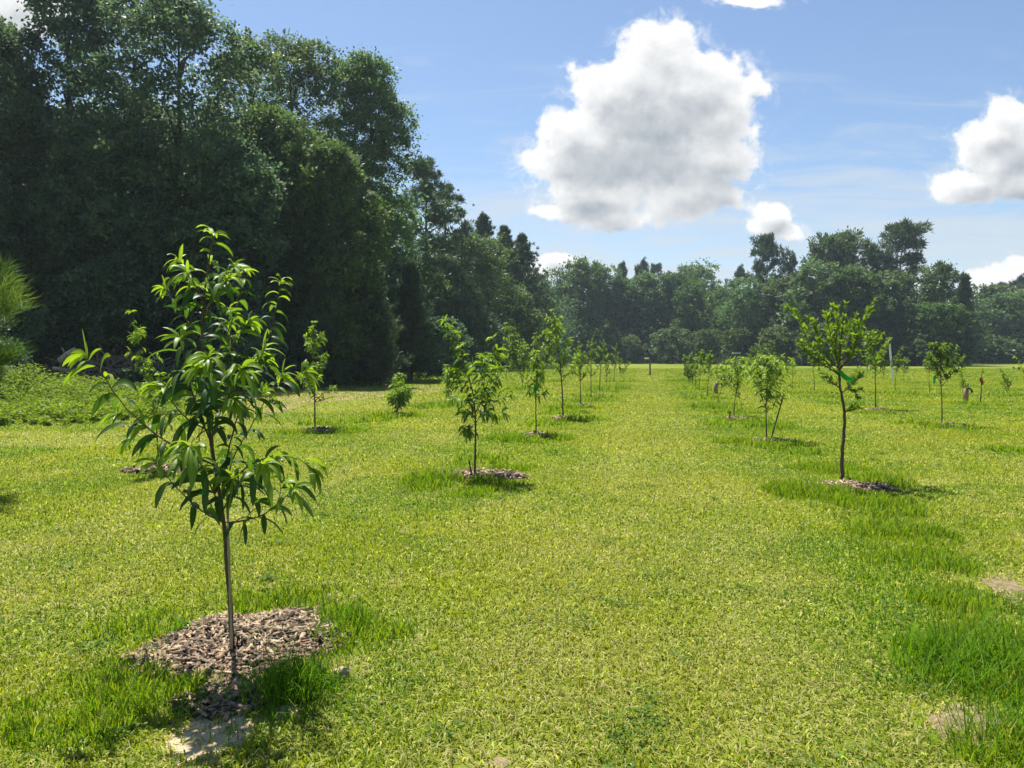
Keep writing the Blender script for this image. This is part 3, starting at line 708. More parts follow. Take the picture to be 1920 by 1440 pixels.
px_tree(R1, [(1580, 906), (1578, 860), (1583, 800), (1584, 770), (1577, 740), (1573, 705), (1575, 660), (1580, 610), (1586, 568)],
    [([(1573, 700), (1555, 684), (1535, 665), (1515, 640), (1500, 605), (1492, 580)], -.2), ([(1573, 702), (1545, 685), (1515, 665), (1498, 645)], -.35),
     ([(1574, 695), (1562, 650), (1553, 610), (1548, 585)], -.25), ([(1574, 695), (1595, 660), (1615, 610), (1632, 575), (1640, 562)], .15),
     ([(1574, 690), (1600, 665), (1610, 620), (1606, 590)], -.3), ([(1576, 735), (1600, 718), (1630, 695), (1655, 650)], .35),
     ([(1578, 742), (1592, 725), (1606, 735), (1610, 745)], -.1), ([(1576, 730), (1560, 715), (1548, 705)], .1),
     ([(1583, 775), (1592, 768)], -.05), ([(1576, 670), (1590, 630), (1598, 600)], .35), ([(1573, 690), (1540, 655), (1532, 620), (1530, 600)], .3), ([(1574, 690), (1565, 660), (1570, 620), (1568, 590)], -.5),
     ([(1575, 670), (1610, 655), (1645, 640)], .2)],
    'plum tree with a dark upright stem and a broad fan of ascending boughs', GA['R'], 'plum', 13, 'plum_tree', .026, .16, 1.15, (4, .12, .26), 4, 1.12, .85, .5, .6)
sapling((1004, 818), (1004, 655), 52, 'peach', 'small peach tree with green tape and a black sleeve at its foot', GA['L'], 21, .45, 10)
sapling((1056, 785), (1033, 578), 66, 'peach', 'tallest peach tree of the left row, its top leaning left', GA['L'], 22, .36, 14, dens=.9)
sapling((1088, 761), (1083, 640), 44, 'plum', 'slim fruit tree just right of the tallest peach tree', GA['L'], 23, .36, 12)
sapling((1108, 745), (1112, 634), 34, 'plum', 'slender fruit tree with a bent stem, beyond the slim one', GA['L'], 24, .36, 11)
sapling((1124, 733), (1132, 636), 32, 'plum', 'leaning slender fruit tree, third from the far end of the left row', GA['L'], 25, .38, 10)
sapling((1138, 724), (1140, 662), 18, 'plum', 'small thin sapling behind the leaning slender fruit tree', GA['L'], 26, .3, 8)
sapling((1150, 717), (1155, 644), 24, 'plum', 'thin sapling with one long shoot near the far end of the left row', GA['L'], 27, .3, 8)
sapling((1164, 708), (1167, 668), 20, 'plum', 'last little sapling at the far end of the left row', GA['L'], 28, .2, 7, 2)
sapling((300, 885), (262, 578), 76, 'peach', 'sparse tall peach tree half hidden behind the nearest one', GA['LL'], 31, .40, 7, 2, dens=.32, flare=.9, r0=.014)
sapling((591, 806), (592, 600), 66, 'peach', 'slender peach tree in front of the dark forest', GA['LL'], 32, .26, 15, dens=.8, flare=.8)
sapling((742, 777), (745, 698), 52, 'peach', 'low round peach bush branching from the ground', GA['LL'], 33, .15, 9, 3)
sapling((842, 757), (838, 682), 24, 'peach', 'narrow drooping peach tree left of the two-leader tree', GA['LL'], 34, .15, 10)
sapling((980, 727), (965, 604), 44, 'peach', 'tall peach tree leaning left behind the small taped one', GA['LL'], 35, .22, 14, 2, dens=.9)
sapling((1021, 714), (1003, 624), 40, 'peach', 'peach tree seen between the leaning one and the tallest one', GA['LL'], 36, .25, 9)
sapling((950, 702), (947, 645), 18, 'peach', 'small distant peach tree left of the leaning tall one', GA['LL'], 37, .3, 8)
sapling((1438, 826), (1438, 668), 116, 'peach', 'bushy yellow-green peach tree with a thin stake leaning out of its foot', GA['R'], 41, .36, 13, tip=1.0, base_t=.5, flare=.68)
sapling((1377, 781), (1390, 668), 84, 'peach', 'yellow-green peach tree with a leaning stem', GA['R'], 42, .36, 10, tip=1.0, base_t=.5)
sapling((1346, 757), (1364, 690), 56, 'peach', 'small open peach tree leaning right beside the short wooden post', GA['R'], 43, .45, 7, tip=1.0, base_t=.5)
sapling((1326, 745), (1332, 657), 28, 'round', 'slim leafy sapling left of the short wooden post', GA['R'], 44, .45, 10)
sapling((1311, 732), (1316, 655), 28, 'round', 'slim leafy sapling, second beyond the short wooden post', GA['R'], 45, .42, 10)
sapling((1303, 725), (1305, 664), 18, 'round', 'thin sapling, third beyond the short wooden post', GA['R'], 46, .3, 8)
sapling((1299, 722), (1294, 662), 18, 'round', 'thin sapling, fourth beyond the short wooden post', GA['R'], 47, .3, 8)
sapling((1292, 717), (1288, 665), 26, 'round', 'several-stemmed sapling at the far end of the right row', GA['R'], 48, .15, 6, 3)
sapling((1642, 767), (1630, 618), 68, 'round', 'open crowned fruit tree just behind the plum tree', GA['RR'], 51, .45, 11)
sapling((1527, 734), (1522, 656), 22, 'plum', 'thin sapling under the left boughs of the plum tree', GA['RR'], 52, .55, 6, dens=.5)
sapling((1486, 727), (1488, 677), 14, 'plum', 'thin whip of a sapling left of the plum tree stem', GA['RR'], 53, .5, 4, dens=.4)
sapling((1420, 707), (1416, 644), 34, 'round', 'dark bushy tree behind the yellow-green peach trees, left of a pair', GA['RR'], 54, .32, 12, base_t=.15, tip=.5)
sapling((1445, 708), (1444, 640), 36, 'round', 'dark bushy tree behind the yellow-green peach trees, right of a pair', GA['RR'], 55, .3, 12, base_t=.15, tip=.5)
sapling((1624, 709), (1626, 660), 22, 'round', 'distant sapling behind the open crowned fruit tree', GA['RR'], 56, .4, 7)
sapling((1656, 713), (1658, 688), 8, 'plum', 'tiny twig-like sapling left of the white pole', GA['RR'], 57, .4, 3, dens=.4)
sapling((1766, 796), (1757, 650), 74, 'round', 'flat-topped fruit tree on a long bare stem with green tape', GA['RR'], 58, .52, 13, flare=.62, base_t=.25, tip=.6)
sapling((1743, 737), (1740, 662), 28, 'round', 'tree behind the left side of the flat-topped fruit tree', GA['RR'], 59, .5, 8, base_t=.25, tip=.6)
sapling((1773, 713), (1774, 668), 24, 'round', 'distant tree behind the right side of the flat-topped fruit tree', GA['RR'], 60, .4, 7, base_t=.25, tip=.6)
sapling((1679, 733), (1687, 658), 24, 'round', 'small tree just right of the white pole', GA['RR'], 61, .48, 9, base_t=.25, tip=.6)
sapling((1695, 718), (1697, 670), 28, 'round', 'small round tree, second right of the white pole', GA['RR'], 62, .4, 9, base_t=.25, tip=.6)
sapling((1806, 738), (1804, 692), 18, 'plum', 'thin sapling behind the wooden post with a black tap', GA['RR'], 63, .2, 6, 2, dens=.6)
sapling((1838, 756), (1839, 690), 12, 'plum', 'bare pruned sapling stem with a red tie', GA['RR'], 64, .55, 3, dens=.12, r0=.022)
sapling((1888, 739), (1889, 691), 34, 'plum', 'little bushy sapling at the right of the orchard', GA['RR'], 65, .15, 7, 2, dens=.7)
sapling((1948, 800), (1934, 640), 80, 'round', 'fruit tree cut by the right border, one twig reaching in', GA['RR'], 66, .42, 8, dens=.6)

# young pine just past the left border
rng = np.random.default_rng(71)
ms = cone_pine(rng, 5.0, 2.3, .16, 9, 5, 60, .18, .008, 'pine_young', 16, .85)
forest_thing('young_pine', ms, (-6.66, 9.0, 0), 'bright young pine whose needle shoots reach in at the left border', 'pine tree', None)

# ---------------------------------------------------------------- mulch, sand, stakes, ties and posts
HOLES = []      # places where no turf grows: x, y, rx, ry
def mulch(cx, cy, rx, ry, h, nchip, chip, label, seed):
    rng = np.random.default_rng(seed); geo = Geo(); nr, na = 9, 40
    an = np.arange(na) / na * 2 * np.pi; wob = 1 + .16 * np.sin(an * 2 + seed) + .09 * np.sin(an * 5 + seed * 2) + rng.normal(0, .035, na)
    rr = np.linspace(0, 1, nr); zf = lambda r, a: h * np.clip(1 - r ** 2.2, 0, 1) * (1 + .25 * np.sin(a * 3 + seed) * r)
    V = [(cx, cy, h)]
    for r in rr[1:]:
        for j in range(na): V.append((cx + rx * r * wob[j] * math.cos(an[j]), cy + ry * r * wob[j] * math.sin(an[j]), zf(r, an[j]) + (.004 if r < 1 else -.01) + rng.normal(0, h * .05)))
    Q = [[1 + (k + 1) * na + j, 1 + (k + 1) * na + (j + 1) % na, 1 + k * na + (j + 1) % na, 1 + (k * na) + j] for k in range(nr - 2) for j in range(na)]
    T = [[0, 1 + j, 1 + (j + 1) % na] for j in range(na)]
    geo.add(V, Q, T, a=.2)
    a = rng.random(nchip) * 2 * np.pi; r = np.sqrt(rng.random(nchip)) * 1.06; wj = np.interp(a, an, wob, period=2 * np.pi)
    pos = np.stack([cx + rx * r * wj * np.cos(a), cy + ry * r * wj * np.sin(a), np.maximum(zf(np.minimum(r, 1), a), 0) + .008 + .012 * rng.random(nchip)], 1)
    ax = norm(rng.normal(size=(nchip, 3)) * [1, 1, .28]); up = norm(np.array([0, 0, 1.]) + rng.normal(size=(nchip, 3)) * .5); sd = norm(np.cross(ax, up)); up = np.cross(sd, ax)
    L = chip * (.35 + 1.9 * rng.random(nchip) ** 1.8)[:, None]; Wc = L * (.09 + .27 * rng.random((nchip, 1))); th = L * .09
    c8 = [pos + sx * ax * L * .5 * (1 if sz > 0 else .92) + sy * sd * Wc * .5 + sz * up * th for sz in (-1, 1) for sx, sy in ((-1, -1), (1, -.75), (.92, .85), (-.95, 1))]
    V = np.stack(c8, 1).reshape(-1, 3); Qc = np.array([[4, 5, 6, 7], [0, 1, 5, 4], [1, 2, 6, 5], [2, 3, 7, 6], [3, 0, 4, 7]])
    t = np.clip(rng.normal(.42, .29, nchip), .05, 1.1)[:, None] * np.array([1, .98, .95]) + (rng.random(nchip) < .10)[:, None] * np.array([.24, .17, .12])
    geo.add(V, (Qc[None] + (np.arange(nchip) * 8)[:, None, None]).reshape(-1, 4), a=np.repeat(t, 8, 0))
    tag(geo.obj('mulch_ring', M['mulch']), label, 'mulch', 'mulch rings under the young trees')
    HOLES.append((cx, cy, rx * .9, ry * .9))
def mulch_px(base, wpx, h, n_, chip, label, seed, ratio=.55):
    b = gnd(*base); rx = wpx / 2 * b[1] / FPX; mulch(b[0], b[1], rx, max(rx * ratio, .3), h, n_, chip, label, seed)
mulch(-1.50, 4.22, .44, .56, .045, 5200, .036, 'large mound of bark chips under the nearest peach tree', 1)
mulch(-1.33, 3.52, .20, .22, .018, 520, .034, 'thin trail of bark chips between the near mound and the pale sand', 8)
b2 = gnd(908, 893); mulch(b2[0], b2[1], .50, .42, .05, 900, .05, 'chip mulch around the peach tree with two leaders', 2)
b2 = gnd(1595, 914); mulch(b2[0], b2[1], .50, .30, .04, 700, .05, 'grassy chip mulch at the foot of the plum tree', 3)
for k, (bp, wp, lab) in enumerate([((1004, 819), 62, 'pale mulch ring around the small taped peach tree'), ((1052, 786), 36, 'mulch ring half hidden in grass under the tallest peach tree'),
        ((1092, 761), 40, 'mulch ring under the slim fruit tree'), ((1124, 743), 36, 'dark mulch ring right of the bent-stemmed fruit tree'),
        ((292, 884), 100, 'pinkish mulch patch behind the nearest peach tree'), ((604, 808), 66, 'mulch ring under the slender peach tree'),
        ((738, 778), 52, 'mulch ring under the round peach bush'), ((1452, 830), 92, 'dark mulch under the bushy yellow-green peach tree'),
        ((1383, 787), 60, 'pale patchy mulch under the leaning yellow-green peach tree'), ((1646, 770), 50, 'mulch ring under the open crowned fruit tree'), ((1784, 800), 50, 'mulch ring under the flat-topped fruit tree')]):
    mulch_px(bp, wp, .05, 320, .07, lab, 10 + k)
sg = Geo(); rng = np.random.default_rng(5)
for (cx, cy, rx, ry) in [(-1.27, 3.18, .24, .30), (-.88, 3.84, .07, .08), (-1.02, 3.42, .08, .08)]:
    an = np.arange(28) / 28 * 2 * np.pi; wb = 1 + .15 * np.sin(an * 3 + cx) + rng.normal(0, .06, 28)
    V = [(cx, cy, .007)] + [(cx + rx * r * wb[j] * math.cos(an[j]), cy + ry * r * wb[j] * math.sin(an[j]), .006 + rng.normal(0, .002) if r < 1 else -.004) for r in (.35, .7, 1) for j in range(28)]
    sg.add(V, [[29 + k * 28 + j, 29 + k * 28 + (j + 1) % 28, 1 + k * 28 + (j + 1) % 28, 1 + k * 28 + j] for k in (0, 1) for j in range(28)], [[0, 1 + j, 1 + (j + 1) % 28] for j in range(28)])
    HOLES.append((cx, cy, rx * .72, ry * .72))
tag(sg.obj('sand', M['sand'], None, True), kind='structure')

def sheet(name, pts, mat, z=.006, seed=1):
    rng = np.random.default_rng(seed); p = np.array([gnd(*q)[:2] for q in pts]); c = p.mean(0); n_ = len(p); q = []
    for k in range(n_):
        for t in np.linspace(0, 1, 7)[:-1]:
            w_ = p[k] * (1 - t) + p[(k + 1) % n_] * t; d = w_ - c; q.append(c + d * (1 + .16 * (vnoise(w_[0], w_[1], .8, 12 + seed) - .5) + rng.normal(0, .012)))
    q = np.array(q); m_ = len(q); V = [(c[0], c[1], z)] + [(c[0] + (x - c[0]) * r, c[1] + (y - c[1]) * r, z if r < 1 else z * .4) for r in (.5, 1) for x, y in q]
    ge = Geo(); ge.add(V, [[1 + m_ + j, 1 + m_ + (j + 1) % m_, 1 + (j + 1) % m_, 1 + j] for j in range(m_)], [[0, 1 + j, 1 + (j + 1) % m_] for j in range(m_)])
    tag(ge.obj(name, M[mat]), kind='structure')
sheet('bare_soil', [(520, 775), (545, 758), (640, 752), (720, 745), (800, 738), (845, 728), (800, 722), (700, 718), (600, 724), (500, 735), (400, 752), (420, 790), (470, 790)], 'soil')
sheet('bare_soil', [(1735, 1350), (1775, 1318), (1850, 1325), (1905, 1365), (1850, 1402), (1770, 1392)], 'sand_soil', seed=4)
sheet('bare_soil', [(1835, 1085), (1880, 1075), (1935, 1110), (1945, 1150), (1890, 1128)], 'sand_soil', seed=5)
sheet('bare_soil', [(905, 1432), (935, 1418), (965, 1430), (940, 1442)], 'sand_soil', seed=6)
for (px, py, rx, ry) in [(1815, 1358, .19, .13), (1885, 1103, .18, .16), (935, 1431, .06, .05)]: b = gnd(px, py); HOLES.append((b[0], b[1], rx, ry))
def one(name, geo, mat, label, cat, group=None, smooth=True):
    return tag(geo.obj(name, M[mat], None, smooth), label, cat, group)
# bamboo cane beside the nearest stem
Y1 = gnd(*T1)[1]; ge = Geo(); p0, p1 = gnd(439, 1234), at(428, 862, Y1 - .03); q = np.linspace(0, 1, 25)[:, None]
rad = np.full(25, .0062); rad[3::5] = .0085; add_tube(ge, p0 * (1 - q) + p1 * q - [0, .03, 0], rad, 8)
one('bamboo_stake', ge, 'bamboo', 'thin bamboo cane tied upright against the nearest peach stem', 'stake')
ge = Geo(); p0, p1 = gnd(1444, 823), at(1468, 738, gnd(1444, 823)[1]); q = np.linspace(0, 1, 13)[:, None]
rad = np.full(13, .013); rad[2::4] = .017; add_tube(ge, p0 * (1 - q) + p1 * q + [0, -.05, 0], rad, 7); add_tube(ge, [p0 * .1 + p1 * .9 + [0, -.05, 0], p0 * .08 + p1 * .92 + [.07, -.05, -.02]], .008, 5)
one('plant_stake', ge, 'bark_dark', 'thin brown stake leaning out of the bushy yellow-green peach tree', 'stake')
# black collar with a hooked end at the nearest stem
ge = Geo(); b = gnd(450, 1232)
hook = [b + np.array(v) for v in [(-.014, 0, 0), (-.014, 0, .075), (-.010, 0, .108), (.004, 0, .118), (.013, -.004, .110), (.010, -.004, .098)]]
add_tube(ge, hook, .0045, 6)
add_box(ge, b + [.012, 0, .045], (.013, .008, .092), .2, bev=.003); add_box(ge, b + [-.001, .002, .03], (.03, .006, .012), .1, bev=.002); add_box(ge, b + [-.001, .002, .062], (.03, .006, .010), .1, bev=.002)
one('plant_collar', ge, 'black', 'black plastic collar with a hooked end at the nearest peach stem', 'plant collar')
ge = Geo(); b = gnd(885, 898); t = at(880, 868, b[1]); add_tube(ge, [b, b * .5 + t * .5 + [.004, 0, 0], t], [.018, .014, .008], 6); add_box(ge, t + [0, 0, .012], (.022, .016, .03), .3, bev=.005); add_tube(ge, [b * .45 + t * .55 - [.02, 0, 0], b * .45 + t * .55 + [.03, 0, .01]], .007, 5)
one('plant_tag', ge, 'black', 'black tag stake leaning left of the two-leader peach stem', 'plant tag')
ge = Geo(); b = gnd(1003, 819); a_ = np.linspace(0, 1, 6)[:, None]; add_tube(ge, b + a_ * [.002, 0, .13] - [0, .01, 0], [.036, .038, .036, .037, .035, .036], 9); add_box(ge, b + [.03, -.02, .09], (.02, .012, .05), .3, bev=.004)
one('stem_guard', ge, 'black', 'black sleeve around the foot of the small taped peach tree', 'stem guard')
ge = Geo(); b = gnd(1368, 788); add_tube(ge, [b, b + [.01, 0, .2]], [.02, .014], 6); add_box(ge, b + [.01, 0, .21], (.05, .03, .04), .2, bev=.01)
one('plant_tag', ge, 'black', 'small black tag stake by the leaning yellow-green peach tree', 'plant tag')
# green marking tape
def tape(name, p0, p1, Y, wpx, mat, label):
    ge = Geo(); a_, b_ = at(*p0, Y), at(*p1, Y); s = Y / FPX; ln = np.linalg.norm(b_ - a_); d = (b_ - a_) / ln; nrm = np.array([d[2], 0, -d[0]])
    V, n_ = [], 9
    for k in range(n_):
        t = k / (n_ - 1); c = a_ + (b_ - a_) * t + np.array([0, .02 * math.sin(t * 5), -.02 * math.sin(t * 3.1)]); tw_ = .5 * math.sin(t * 4)
        e = (nrm * math.cos(tw_) + np.array([0, 1, 0]) * math.sin(tw_)) * wpx * s * .5 * (1.0 - .25 * abs(t - .5))
        V += [c - e, c + e, c + e + [0, .003, 0], c - e + [0, .003, 0]]
    Q = [[4 * k + j, 4 * k + (j + 1) % 4, 4 * k + 4 + (j + 1) % 4, 4 * k + 4 + j] for k in range(n_ - 1) for j in range(4)]
    ge.add(V, Q, a=.5); a2 = np.linspace(0, 2 * np.pi, 10)[:, None]
    add_tube(ge, a_ + np.concatenate([np.cos(a2), np.sin(a2), 0 * a2], 1) * max(.012, wpx * s * .35), wpx * s * .16, 5, cap=False)
    tag(ge.obj(name, M[mat], None, True), label, 'marking tape', 'marking tapes tied on the young trees')
tape('marking_tape', (379, 897), (383, 926), Y1 - .3, 9, 'tape', 'green tape strip hanging in the nearest peach tree')
tape('marking_tape', (1003, 722), (1001, 738), gnd(1004, 819)[1] - .05, 4.5, 'tape', 'green tape hanging on the small peach tree with the black sleeve')
tape('marking_tape', (1576, 697), (1598, 714), gnd(*R1)[1] - .08, 9, 'tape', 'broad green tape band on the fork of the plum tree')
tape('marking_tape', (1439, 733), (1440, 744), gnd(1438, 826)[1] - .08, 6, 'tape', 'green tape on the bushy yellow-green peach tree')
tape('marking_tape', (1754, 704), (1750, 719), gnd(1766, 796)[1] - .06, 5, 'tape', 'green tape on the flat-topped fruit tree')
tape('marking_tape', (1840, 708), (1842, 720), gnd(1838, 756)[1] - .05, 5, 'red', 'faded red tie on the bare pruned sapling stem')
# posts
def post(base, top, w_, mat, label, name='wooden_post', extra=None, cat='post'):
    b = gnd(*base); Y = b[1]; t = at(top[0], top[1], Y); ge = Geo()
    d = t - b; k = 5
    add_tube(ge, [b - [0, 0, .05], b * .6 + t * .4, t], [w_ * .52, w_ * .5, w_ * .48], 10)
    o = one(name, ge, mat, label, cat, None, False); return o, b, t
def square_post(base, top, w_, label):
    b = gnd(*base); t = at(top[0], top[1], b[1]); ge = Geo(); h = t[2]
    add_box(ge, b + [(t[0] - b[0]) / 2, 0, h / 2 - .02], (w_, w_, h + .04), .35, bev=.012)
    for k in range(3): add_box(ge, b + [(t[0] - b[0]) / 2, 0, h * (.2 + .3 * k)], (w_ + .004, w_ + .004, .006), .35, bev=.001, a=.3)
    return one('wooden_post', ge, 'wood', label, 'post', None, False), b, t
def tap(p, s, label):
    ge = Geo(); add_box(ge, p + [0, -.02 * s, 0], (.14 * s, .12 * s, .07 * s), .2, bev=.02); add_tube(ge, [p + [0, -.04, 0], p + np.array([.10, -.05, -.03]) * s, p + np.array([.17, -.05, -.12]) * s, p + np.array([.15, -.05, -.2]) * s], [.035 * s, .04 * s, .045 * s, .03 * s], 8)
    add_tube(ge, [p + [0, -.02, .03], p + [0, -.02, .03 + .06 * s]], .02 * s, 6); add_tube(ge, [p + np.array([-.05 * s, -.02, .03 + .06 * s]), p + np.array([.05 * s, -.02, .03 + .06 * s])], .014 * s, 6)
    one('water_tap', ge, 'black', label, 'water tap')
_, b, t = square_post((1811, 753), (1811, 729), .13, 'short thick wooden post carrying a black tap, right of the flat-topped tree'); tap(t + [.02, -.07, .02], .8, 'black tap on top of the short thick wooden post')
_, b, t = square_post((1342, 738), (1342, 718), .14, 'short wooden post beside the small leaning peach tree'); tap(t + [.12, -.03, .0], .8, 'black tap beside the short wooden post')
post((1674, 713), (1668, 645), .13, 'white', 'tall white pole leaning left on the right lawn', 'white_pole', cat='pole')
post((1284, 705), (1284, 680), .16, 'grey_wood', 'dark round post at the far end of the right row')
o_, b, t = post((1219, 704), (1218.5, 669), .14, 'grey_wood', 'lone wooden post at the end of the mown aisle')
ge = Geo(); add_box(ge, t + [-.26, 0, -.16], (.36, .10, .07), bev=.01); add_box(ge, t + [-.26, -.02, -.10], (.30, .16, .04), bev=.01)
m_ = ge.obj('cross_bar', M['white'], o_)
post((1183, 682), (1183, 671), .2, 'grey_wood', 'dark fence post left of the lone wooden post, before the far trees')
post((1366, 685), (1366, 658), .12, 'grey_wood', 'thin tall pole left of the white canopy')
# white canopy and brush heap before the far trees
b = gnd(1380, 684.3); Yc = b[1]; s = Yc / FPX; o_ = empty('canopy', b, 'small white-topped canopy on thin legs before the far trees', 'canopy')
wv, hz_ = 15 * s, 22.5 * s; ge = Geo(); add_box(ge, (0, 0, hz_), (wv, 1.4, .22), bev=.06); add_box(ge, (0, 0, hz_ - .16), (wv * .9, 1.2, .10), bev=.03); ge.obj('roof', M['white'], o_)
for sx in (-1, 1):
    for sy in (-1, 1):
        ge = Geo(); add_tube(ge, [(sx * wv * .42, sy * .5, -.05), (sx * wv * .42, sy * .5, hz_ * .5), (sx * wv * .40, sy * .5, hz_ - .18)], .05, 6); ge.obj('leg', M['grey_wood'], o_)
def sticks(name, cx, cy, rx, ry, h, n_, L, rad, label, seed, tlo=.25, thi=.8, extra=None):
    rng = np.random.default_rng(seed); ge = Geo()
    na = 26; an = np.arange(na) / na * 2 * np.pi; V = [(cx, cy, h * .8)]
    for r in (.4, .75, 1): V += [(cx + rx * r * math.cos(a) * (1 + .1 * math.sin(3 * a)), cy + ry * r * math.sin(a), h * .8 * (1 - r ** 1.6) * (1 + .2 * rng.normal())) for a in an]
    ge.add(V, [[1 + (k + 1) * na + j, 1 + (k + 1) * na + (j + 1) % na, 1 + k * na + (j + 1) % na, 1 + k * na + j] for k in (0, 1) for j in range(na)], [[0, 1 + j, 1 + (j + 1) % na] for j in range(na)], a=.15)
    for _ in range(n_):
        a, r = rng.random() * 6.28, math.sqrt(rng.random()); c = np.array([cx + rx * r * math.cos(a), cy + ry * r * math.sin(a), h * .85 * (1 - r ** 1.6) + .1 * rng.random()])
        d = norm(rng.normal(size=3) * [1.2, .7, .35]); l = L * (.4 + rng.random()); bend = rng.normal(size=3) * l * .07
        add_tube(ge, [c - d * l / 2, c + bend, c + d * l / 2], rad * (.4 + rng.random()) * np.array([1, .8, .4]), 5, tlo + (thi - tlo) * rng.random())
    if extra:
        for (p0, p1, r_) in extra: add_tube(ge, [p0, (p0 + p1) / 2 + [0, 0, .03], p1], [r_, r_ * 1.05, r_ * .9], 9, 1.5)
    tag(ge.obj(name, M['grey_wood']), label, 'brush pile', 'heaps of cut brush')
bb = gnd(190, 736); Yb = bb[1]
sticks('brush_pile', bb[0], Yb + 1.2, 3.9, 1.7, 1.6, 460, 1.9, .035, 'wide heap of dead branches with a grey log at the forest foot', 3, .45, 1.1,
       [(at(112, 676, Yb), at(142, 655, Yb), .13), (at(150, 700, Yb), at(100, 690, Yb), .09)])
bb = gnd(1370, 683.6); sticks('brush_pile', bb[0] - .3, bb[1] + 2.5, 2.3, 1.4, 2.0, 160, 1.6, .06, 'tan heap of cut brush beside the white canopy', 4, .7, 1.6)

# ---------------------------------------------------------------- grass
rng = np.random.default_rng(42)
tall = []       # x, y, radius, height
def tp_(px, py, r, h): b = gnd(px, py); tall.append((b[0], b[1], r * (.8 if py > 850 else .62), h * (.8 if py > 850 else .7)))
for (px, py, r, h) in [(545, 1300, .22, .20), (500, 1200, .18, .10), (590, 1205, .10, .12), (620, 1170, .3, .12), (285, 1300, .36, .12), (250, 1330, .5, .14), (150, 1320, .6, .11), (260, 1180, .35, .10), (480, 1135, .4, .13),
        (690, 1200, .35, .10), (560, 1130, .35, .11), (430, 1180, .12, .06),
        (1830, 1240, .45, .18), (1890, 1200, .45, .17), (1800, 1130, .5, .12), (1740, 1060, .55, .13), (1900, 1400, .4, .16), (1690, 1000, .6, .14), (1640, 950, .7, .18), (1530, 925, .7, .2), (1650, 905, .5, .22), (1580, 935, .5, .16), (1900, 1300, .3, .14),
        (830, 900, .6, .24), (800, 912, .5, .16), (915, 905, .28, .2), (945, 912, .4, .17), (890, 925, .5, .12), (900, 865, .7, .14), (960, 880, .4, .14),
        (955, 825, .8, .26), (1040, 822, .8, .26), (1005, 800, .9, .2), (1005, 830, .6, .14), (1030, 795, 1, .22), (1090, 788, 1.0, .28), (1056, 775, 1.2, .26), (1070, 765, 1.3, .24), (1100, 752, 1.6, .28), (1120, 744, 1.6, .24), (1140, 730, 2, .28), (1160, 716, 2.4, .3),
        (560, 812, .7, .2), (640, 808, 1.0, .24), (600, 795, 1.0, .24), (690, 790, 1.0, .24), (740, 782, 1.2, .28), (800, 765, 1.2, .24), (845, 760, 1.3, .3), (900, 745, 1.4, .22), (980, 730, 1.8, .28), (1030, 716, 1.8, .3),
        (1380, 830, .6, .24), (1440, 838, .8, .24), (1490, 836, .6, .22), (1440, 800, 1.2, .24), (1500, 850, .6, .16), (1350, 795, .9, .24), (1400, 790, .9, .22), (1380, 775, 1.1, .22), (1340, 765, 1.3, .3), (1320, 748, 1.6, .34), (1305, 730, 2.0, .36), (1290, 715, 2.4, .36), (1560, 880, .7, .16),
        (1640, 775, 1.0, .22), (1600, 760, 1.2, .2), (1560, 745, 1.5, .22), (1520, 738, 1.6, .24), (1680, 738, 1.5, .26), (1760, 800, .9, .2), (1790, 803, .8, .22), (1720, 795, .9, .2), (1840, 760, 1.2, .22), (1810, 757, 1.0, .22), (1890, 742, 1.4, .26), (1890, 845, .55, .22), (1740, 742, 1.5, .2)]:
    tp_(px, py, r, h)
tall = np.array(tall)
STRIPS = [([(-2.35, 2.2), (-1.9, 4.2), (-.49, 10.2), (.45, 15.2), (1.31, 19.7), (2.2, 25), (5.2, 44), (9, 66)], .34, .03), ([(2.75, 2.2), (2.3, 3.6), (3.2, 6.5), (4.18, 9.7), (4.8, 14.5), (5.9, 20.2), (6.7, 25), (9.6, 44), (14, 72)], .45, .034),
          ([(-5.6, 7), (-4.85, 10.6), (-4.3, 16.8), (-3.2, 21.2), (-2.1, 25.9), (.5, 39)], .4, .03)]
def tallness(x, y):
    h = np.zeros(len(x))
    for (tx, ty, r, hh_) in tall:
        sel = (np.abs(x - tx) < r * 1.6) & (np.abs(y - ty) < r * 1.6)
        if sel.any():
            d2 = ((x[sel] - tx) ** 2 + (y[sel] - ty) ** 2) / r ** 2
            d2 = d2 + 1.5 * (vnoise(x[sel], y[sel], .16 + .14 * r, 13) - .5) + .9 * (vnoise(x[sel], y[sel], .07 + .02 * r, 14) - .5)
            h[sel] = np.maximum(h[sel], hh_ * np.clip(1.15 - d2, 0, 1) ** .8)
    for pts, wv, hh_ in STRIPS:
        pts = np.array(pts); xc = np.interp(y, pts[:, 1], pts[:, 0]); d = np.abs(x - xc + .35 * (vnoise(x, y, .9, 3) - .5)) / (wv * (.75 + .6 * vnoise(x, y, 1.7, 4)))
        h = np.maximum(h, hh_ * np.clip(1.4 - d * d, 0, 1) * (y < pts[-1, 1]))
    return h
DRY = [(gnd(1790, 1350), .3, .3), (gnd(1870, 1090), .5, .35), (gnd(1740, 905), .5, .35), (gnd(930, 1430), .25, .2), (gnd(650, 1255), .15, .15), (gnd(640, 765), 2.6, 1.2), (gnd(560, 770), 2, 1.2), (gnd(700, 752), 3, 2), (gnd(100, 830), 3.0, .8), (gnd(250, 822), 2.2, .6), (gnd(320, 905), .6, .3), (gnd(60, 815), 4, .6), (gnd(400, 800), 3, .8)]
